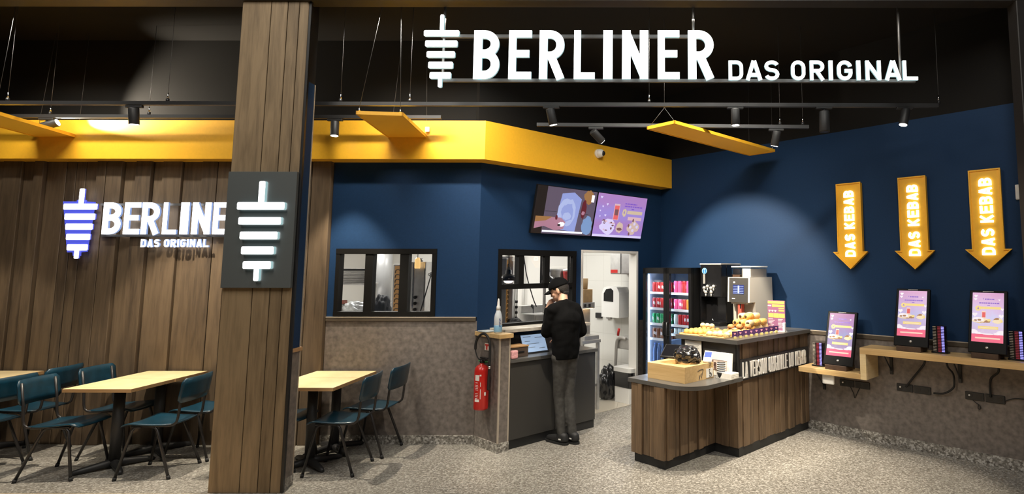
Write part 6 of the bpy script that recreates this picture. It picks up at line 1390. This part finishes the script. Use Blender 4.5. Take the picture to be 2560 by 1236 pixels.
# ================================================================== the person at the counter
PF = FK @ Matrix.Translation((0.645, -0.66, 0))
per = bpy.data.objects.new('person', None); COL.objects.link(per); per.matrix_world = PF
tag(per, 'person in black cap, black sweatshirt and grey jeans at the counter, hand to face', 'person')
def capsules(segs, name, m, vox, smooth=4, parent=per, balls=(), extra=None, disp=None):
    b = MB()
    for p0, r0, p1, r1 in segs:
        p0 = Vector(p0); p1 = Vector(p1); n = 7
        pts = [p0.lerp(p1, k/n) for k in range(n+1)]; rs = [r0 + (r1-r0)*k/n for k in range(n+1)]
        b.tube(pts, rs, 14); b.ball(p0, r0, seg=14, rings=10); b.ball(p1, r1, seg=14, rings=10)
    for c, r, s in balls: b.ball(c, r, s, 18, 12)
    if extra: extra(b)
    me = bpy.data.meshes.new(name); bmesh.ops.recalc_face_normals(b.bm, faces=list(b.bm.faces)); b.bm.to_mesh(me); b.bm.free()
    o = bpy.data.objects.new(name, me); COL.objects.link(o)
    md = o.modifiers.new('r', 'REMESH'); md.mode = 'VOXEL'; md.voxel_size = vox; md.use_smooth_shade = True
    s = o.modifiers.new('s', 'SMOOTH'); s.iterations = smooth; s.factor = 0.5
    dg = bpy.context.evaluated_depsgraph_get(); dg.update()
    me2 = bpy.data.meshes.new_from_object(o.evaluated_get(dg)); me2.name = name
    bpy.data.objects.remove(o); 
    if disp:
        for v in me2.vertices: v.co += v.normal*disp(v.co)
    for p in me2.polygons: p.use_smooth = True
    me2.materials.clear(); me2.materials.append(m)
    o = bpy.data.objects.new(name, me2); COL.objects.link(o); o.parent = parent
    return o
SKIN = mat('skin', (0.56, 0.32, 0.22), 0.5, var=0.06, vscale=30)
# joints (x to his right, y towards the counter, z up)
PEL = (0.0, 0.0, 0.90); WST = (0.0, -0.005, 1.03); CHS = (0.0, -0.005, 1.24); NKB = (0.0, 0.035, 1.415)
SHL = (-0.145, 0.03, 1.36); SHR = (0.150, 0.015, 1.36); ELL = (-0.165, 0.105, 1.125); ELR = (0.225, 0.0, 1.115)
WRL = (-0.055, 0.235, 1.365); WRR = (0.165, 0.215, 1.02)
HPL = (-0.062, 0.0, 0.875); HPR = (0.070, 0.0, 0.875); KNL = (-0.035, 0.045, 0.475); KNR = (0.068, 0.010, 0.475); ANL = (-0.020, 0.015, 0.085); ANR = (0.078, -0.045, 0.085)
HC = Vector((0.005, 0.115, 1.565))                         # head centre, bowed and turned a little left
HR = Matrix.Translation(HC) @ Matrix.Rotation(0.55, 4, 'Z') @ Matrix.Rotation(-0.38, 4, 'X')
def hp3(x, y, z): return HR @ Vector((x, y, z))
def fingers(b, wrist, fwd, side, palm_n, L_=0.085, curl=(0.4, 0.5, 0.5), thumb=1):
    fwd = Vector(fwd).normalized(); side = Vector(side).normalized(); pn = Vector(palm_n).normalized()
    kn = Vector(wrist) + fwd*0.085
    for k, ln in enumerate((0.078, 0.086, 0.080, 0.062)):
        p = kn + side*(0.030 - 0.020*k); d = fwd.copy(); r = 0.0088
        for j, sgl in enumerate((0.45, 0.32, 0.23)):
            ax = fwd.cross(pn).normalized(); d = (Matrix.Rotation(curl[j] + 0.05*k, 3, ax) @ d)
            q = p + d*ln*sgl; b.tube([p, q], [r, r*0.92], 10); b.ball(p, r, seg=10, rings=6); b.ball(q, r*0.92, seg=10, rings=6); p = q; r *= 0.92
    p = Vector(wrist) + fwd*0.03 + side*0.032*thumb; d = (fwd*0.75 + side*0.65*thumb + pn*0.35).normalized()
    q = p + d*0.042; b.tube([p, q], [0.012, 0.0105], 10); b.ball(p, 0.012); b.ball(q, 0.0105); d2 = (d + fwd*0.5 + pn*0.2).normalized(); q2 = q + d2*0.032; b.tube([q, q2], [0.0105, 0.0085], 10); b.ball(q2, 0.0085)
def body_extra(b):
    # face: nose, brow, lips, chin, ears
    def hb(c, r, s, sg=14): 
        t = MB.ball
        bm0 = bmesh.new(); bmesh.ops.create_uvsphere(bm0, u_segments=sg, v_segments=10, radius=r)
        for v in bm0.verts: v.co = HR @ (Vector((v.co.x*s[0], v.co.y*s[1], v.co.z*s[2])) + Vector(c))
        b._merge(bm0)
    hb((0, 0, 0.02), 0.092, (0.84, 1.04, 1.0), 20); hb((0, 0.030, -0.045), 0.068, (0.86, 1.0, 1.0), 18); hb((0, 0.062, -0.088), 0.028, (1.0, 0.9, 0.8))
    hb((0, 0.098, -0.020), 0.013, (0.75, 1.1, 1.4)); hb((0, 0.106, -0.032), 0.012, (1.0, 0.9, 0.7)); hb((0, 0.086, -0.062), 0.018, (1.2, 0.6, 0.35)); hb((0, 0.085, -0.071), 0.016, (1.1, 0.6, 0.35))
    for s in (-1, 1):
        hb((s*0.03, 0.082, 0.012), 0.018, (1.2, 0.6, 0.5)); hb((s*0.045, 0.062, -0.030), 0.022, (0.8, 0.9, 0.9))
        bm0 = bmesh.new(); bmesh.ops.create_uvsphere(bm0, u_segments=14, v_segments=10, radius=1)
        for v in bm0.verts: v.co = HR @ (Vector((v.co.x*0.011 + s*0.083, v.co.y*0.020 - 0.008 - s*v.co.x*0.004, v.co.z*0.034 - 0.012)))
        b._merge(bm0)
    # left hand at the mouth
    wr = Vector(WRL); fw = (Vector((0.012, 0.225, 1.475)) - wr).normalized(); pn = Vector((0.35, -0.9, 0.15)); sd = fw.cross(pn).normalized()
    b.tube([wr, wr + fw*0.09], [0.026, 0.034], 12); b.ball(wr + fw*0.05, 0.036, (1, 0.7, 1.1)); fingers(b, wr, fw, sd, pn, curl=(0.55, 0.75, 0.55))
    wr = Vector(WRR); fw = Vector((-0.55, 0.8, 0.12)).normalized(); pn = Vector((0, 0.1, -1)); sd = fw.cross(pn).normalized()
    b.tube([wr, wr + fw*0.09], [0.026, 0.033], 12); b.ball(wr + fw*0.05, 0.034, (1.1, 1, 0.6)); fingers(b, wr, fw, sd, pn, curl=(0.3, 0.4, 0.3))
body = capsules([(PEL, 0.075, WST, 0.080), (WST, 0.085, CHS, 0.090), (CHS, 0.085, NKB, 0.046), (NKB, 0.050, tuple(hp3(0, -0.022, -0.03)), 0.054), (SHL, 0.052, ELL, 0.040), (ELL, 0.040, WRL, 0.027), (SHR, 0.052, ELR, 0.040), (ELR, 0.040, WRR, 0.027),
   (NKB, 0.040, SHL, 0.042), (NKB, 0.040, SHR, 0.042), (HPL, 0.074, KNL, 0.048), (KNL, 0.047, ANL, 0.034), (HPR, 0.074, KNR, 0.048), (KNR, 0.047, ANR, 0.034), (ANL, 0.034, (-0.035, 0.11, 0.035), 0.026), (ANR, 0.034, (0.075, 0.05, 0.035), 0.026)],
   'body', SKIN, 0.0058, 2, extra=body_extra)
BLK = mat('black_sweatshirt', (0.0035, 0.0035, 0.0038), 0.95, var=0.2, vscale=120, spec=0.08)
def cloth_noise(seed, amp, fz, fx):
    from mathutils import noise
    def f(co): return amp*(noise.noise(Vector((co.x*fx + seed, co.y*fx, co.z*fz))) + 0.5*noise.noise(Vector((co.x*fx*2.3, co.y*fx*2.3 + seed, co.z*fz*2.1))))
    return f
def mid(a, b, t): return tuple(Vector(a).lerp(Vector(b), t))
sw = capsules([((-0.045, -0.005, 0.90), 0.106, (-0.048, -0.005, 1.05), 0.106), ((0.050, -0.005, 0.90), 0.106, (0.053, -0.005, 1.05), 0.106), ((-0.048, -0.005, 1.05), 0.106, (-0.060, 0.0, 1.25), 0.108), ((0.053, -0.005, 1.05), 0.106, (0.065, -0.005, 1.25), 0.110), ((-0.055, 0.0, 1.25), 0.108, (-0.075, 0.025, 1.345), 0.078), ((0.06, -0.005, 1.25), 0.108, (0.08, 0.015, 1.345), 0.078),
   ((0, -0.005, 0.90), 0.110, (0, -0.008, 1.08), 0.110), ((0, -0.008, 1.08), 0.110, (0, -0.008, 1.26), 0.120), ((0, -0.005, 1.26), 0.128, (0, 0.03, 1.385), 0.074), (NKB, 0.064, (0, 0.04, 1.425), 0.062), (NKB, 0.058, SHL, 0.070), (NKB, 0.058, SHR, 0.070), (SHL, 0.070, ELL, 0.057), (ELL, 0.055, mid(ELL, WRL, 0.9), 0.040), (SHR, 0.072, ELR, 0.060), (ELR, 0.058, mid(ELR, WRR, 0.95), 0.042)],
   'sweatshirt', BLK, 0.011, 5, disp=cloth_noise(2.0, 0.010, 9, 7))
for v in sw.data.vertices: v.co.z = max(v.co.z, 0.862)
jn = mat('grey_denim', (0.062, 0.060, 0.057), 0.9, var=0.22, vscale=26, spec=0.2)
jeans = capsules([((-0.035, 0, 0.91), 0.100, HPL, 0.094), ((0.04, 0, 0.91), 0.100, HPR, 0.096), (HPL, 0.084, KNL, 0.058), (HPR, 0.086, KNR, 0.060), (KNL, 0.058, mid(KNL, ANL, 0.93), 0.044), (KNR, 0.060, mid(KNR, ANR, 0.93), 0.046)],
   'jeans', jn, 0.009, 4, disp=cloth_noise(5.0, 0.0045, 9, 8))
for nm, an, yaw in (('shoe', ANL, 0.15), ('shoe', ANR, 0.05)):
    c = Vector((an[0], an[1], 0)); R_ = Matrix.Translation(c) @ Matrix.Rotation(yaw, 4, 'Z')
    T_ = lambda x, y, z: tuple(R_ @ Vector((x, y, z)))
    sh_ = capsules([(T_(0, -0.045, 0.055), 0.043, T_(0, 0.02, 0.060), 0.044), (T_(0, -0.04, 0.075), 0.042, T_(0, 0.0, 0.085), 0.046), (T_(0, 0.02, 0.055), 0.044, T_(0.005, 0.13, 0.040), 0.036), (T_(0.0, 0.06, 0.05), 0.042, T_(0.005, 0.175, 0.035), 0.032)], nm, mat('black_shoe', (0.012, 0.012, 0.013), 0.6), 0.008, 3)
    for v in sh_.data.vertices: v.co.z = max(v.co.z, 0.014)
    b = MB(); b.prism([tuple((R_ @ Vector((x, y, 0)))[:2]) for x, y in arc(0, -0.045, 0.040, 0.045, 180, 360, 8) + [(0.045, 0.10)] + arc(0.004, 0.165, 0.040, 0.048, 0, 180, 8) + [(-0.042, 0.05)]], 0.001, 0.022, 'z'); b.build('sole', M['rubber'], parent=sh_)
    b = MB(); b.box(-0.046, -0.042, -0.03, 0.0, 0.05, 0.062, 0, 1, R_); b.box(0.046, 0.049, -0.03, 0.0, 0.05, 0.062, 0, 1, R_); b.build('logo_patch', M['white'], parent=sh_)
HAIR = mat('dark_hair', (0.012, 0.009, 0.007), 0.75, bump=0.6, vscale=160)
def hcap(mtx_list, name, m, parent, zcut=None):
    b = MB()
    for c, r, s in mtx_list:
        bm0 = bmesh.new(); bmesh.ops.create_uvsphere(bm0, u_segments=26, v_segments=18, radius=r)
        for v in bm0.verts: v.co = Vector((v.co.x*s[0], v.co.y*s[1], v.co.z*s[2])) + Vector(c)
        if zcut is not None:
            for v in bm0.verts:
                lim = zcut(v.co)
                if v.co.z < lim: v.co.z = lim
        bmesh.ops.transform(bm0, matrix=HR, verts=bm0.verts); b._merge(bm0)
    o = b.build(name, m, parent=parent)
    for p in o.data.polygons: p.use_smooth = True
    return o
hair = hcap([((0, -0.014, 0.012), 0.096, (0.88, 1.0, 1.0)), ((0, -0.052, -0.040), 0.052, (1.15, 0.75, 0.9))], 'hair', HAIR, per, lambda c: -0.075 if c.y < -0.03 else (-0.02 + max(0, (c.y + 0.03))*0.55))
CAPM = mat('black_cap', (0.0045, 0.0045, 0.005), 0.9, var=0.2, vscale=60, spec=0.1)
cap = hcap([((0, -0.004, 0.040), 0.106, (0.88, 1.06, 0.90))], 'cap', CAPM, per, lambda c: 0.030 - 0.10*max(0, -c.y)*0 )
b = MB(); top = []; bt = []
for k in range(13):
    a = math.radians(200 - 220*k/12 + 0); 
for k in range(15):
    u = -1 + 2*k/14; x = 0.078*u; y0 = 0.100*math.sqrt(max(0, 1 - (u*0.80)**2)) - 0.002; y1 = y0 + 0.080*(1 - 0.45*u*u)
    z0 = 0.034 - 0.012*u*u; z1 = 0.016 - 0.026*u*u
    top.append([b.bm.verts.new(hp3(x, y0, z0 + 0.003)), b.bm.verts.new(hp3(x*1.02, (y0+y1)/2, (z0+z1)/2 + 0.006)), b.bm.verts.new(hp3(x, y1, z1))]); bt.append([b.bm.verts.new(hp3(x, y0, z0 - 0.002)), b.bm.verts.new(hp3(x*1.02, (y0+y1)/2, (z0+z1)/2 + 0.002)), b.bm.verts.new(hp3(x, y1, z1 - 0.003))])
fs = []
for k in range(14):
    for j in range(2): fs.append(b.bm.faces.new((top[k][j], top[k+1][j], top[k+1][j+1], top[k][j+1]))); fs.append(b.bm.faces.new((bt[k][j], bt[k][j+1], bt[k+1][j+1], bt[k+1][j])))
    fs.append(b.bm.faces.new((top[k][2], top[k+1][2], bt[k+1][2], bt[k][2]))); fs.append(b.bm.faces.new((top[k][0], bt[k][0], bt[k+1][0], top[k+1][0])))
b._fin(fs, True); b.build('brim', CAPM, parent=cap)
b = MB(); b.ball((0, 0, 0), 0.010, (1, 1, 0.5)); bmesh.ops.transform(b.bm, matrix=HR @ Matrix.Translation((0, -0.004, 0.135)), verts=b.bm.verts); b.build('button', CAPM, parent=cap)
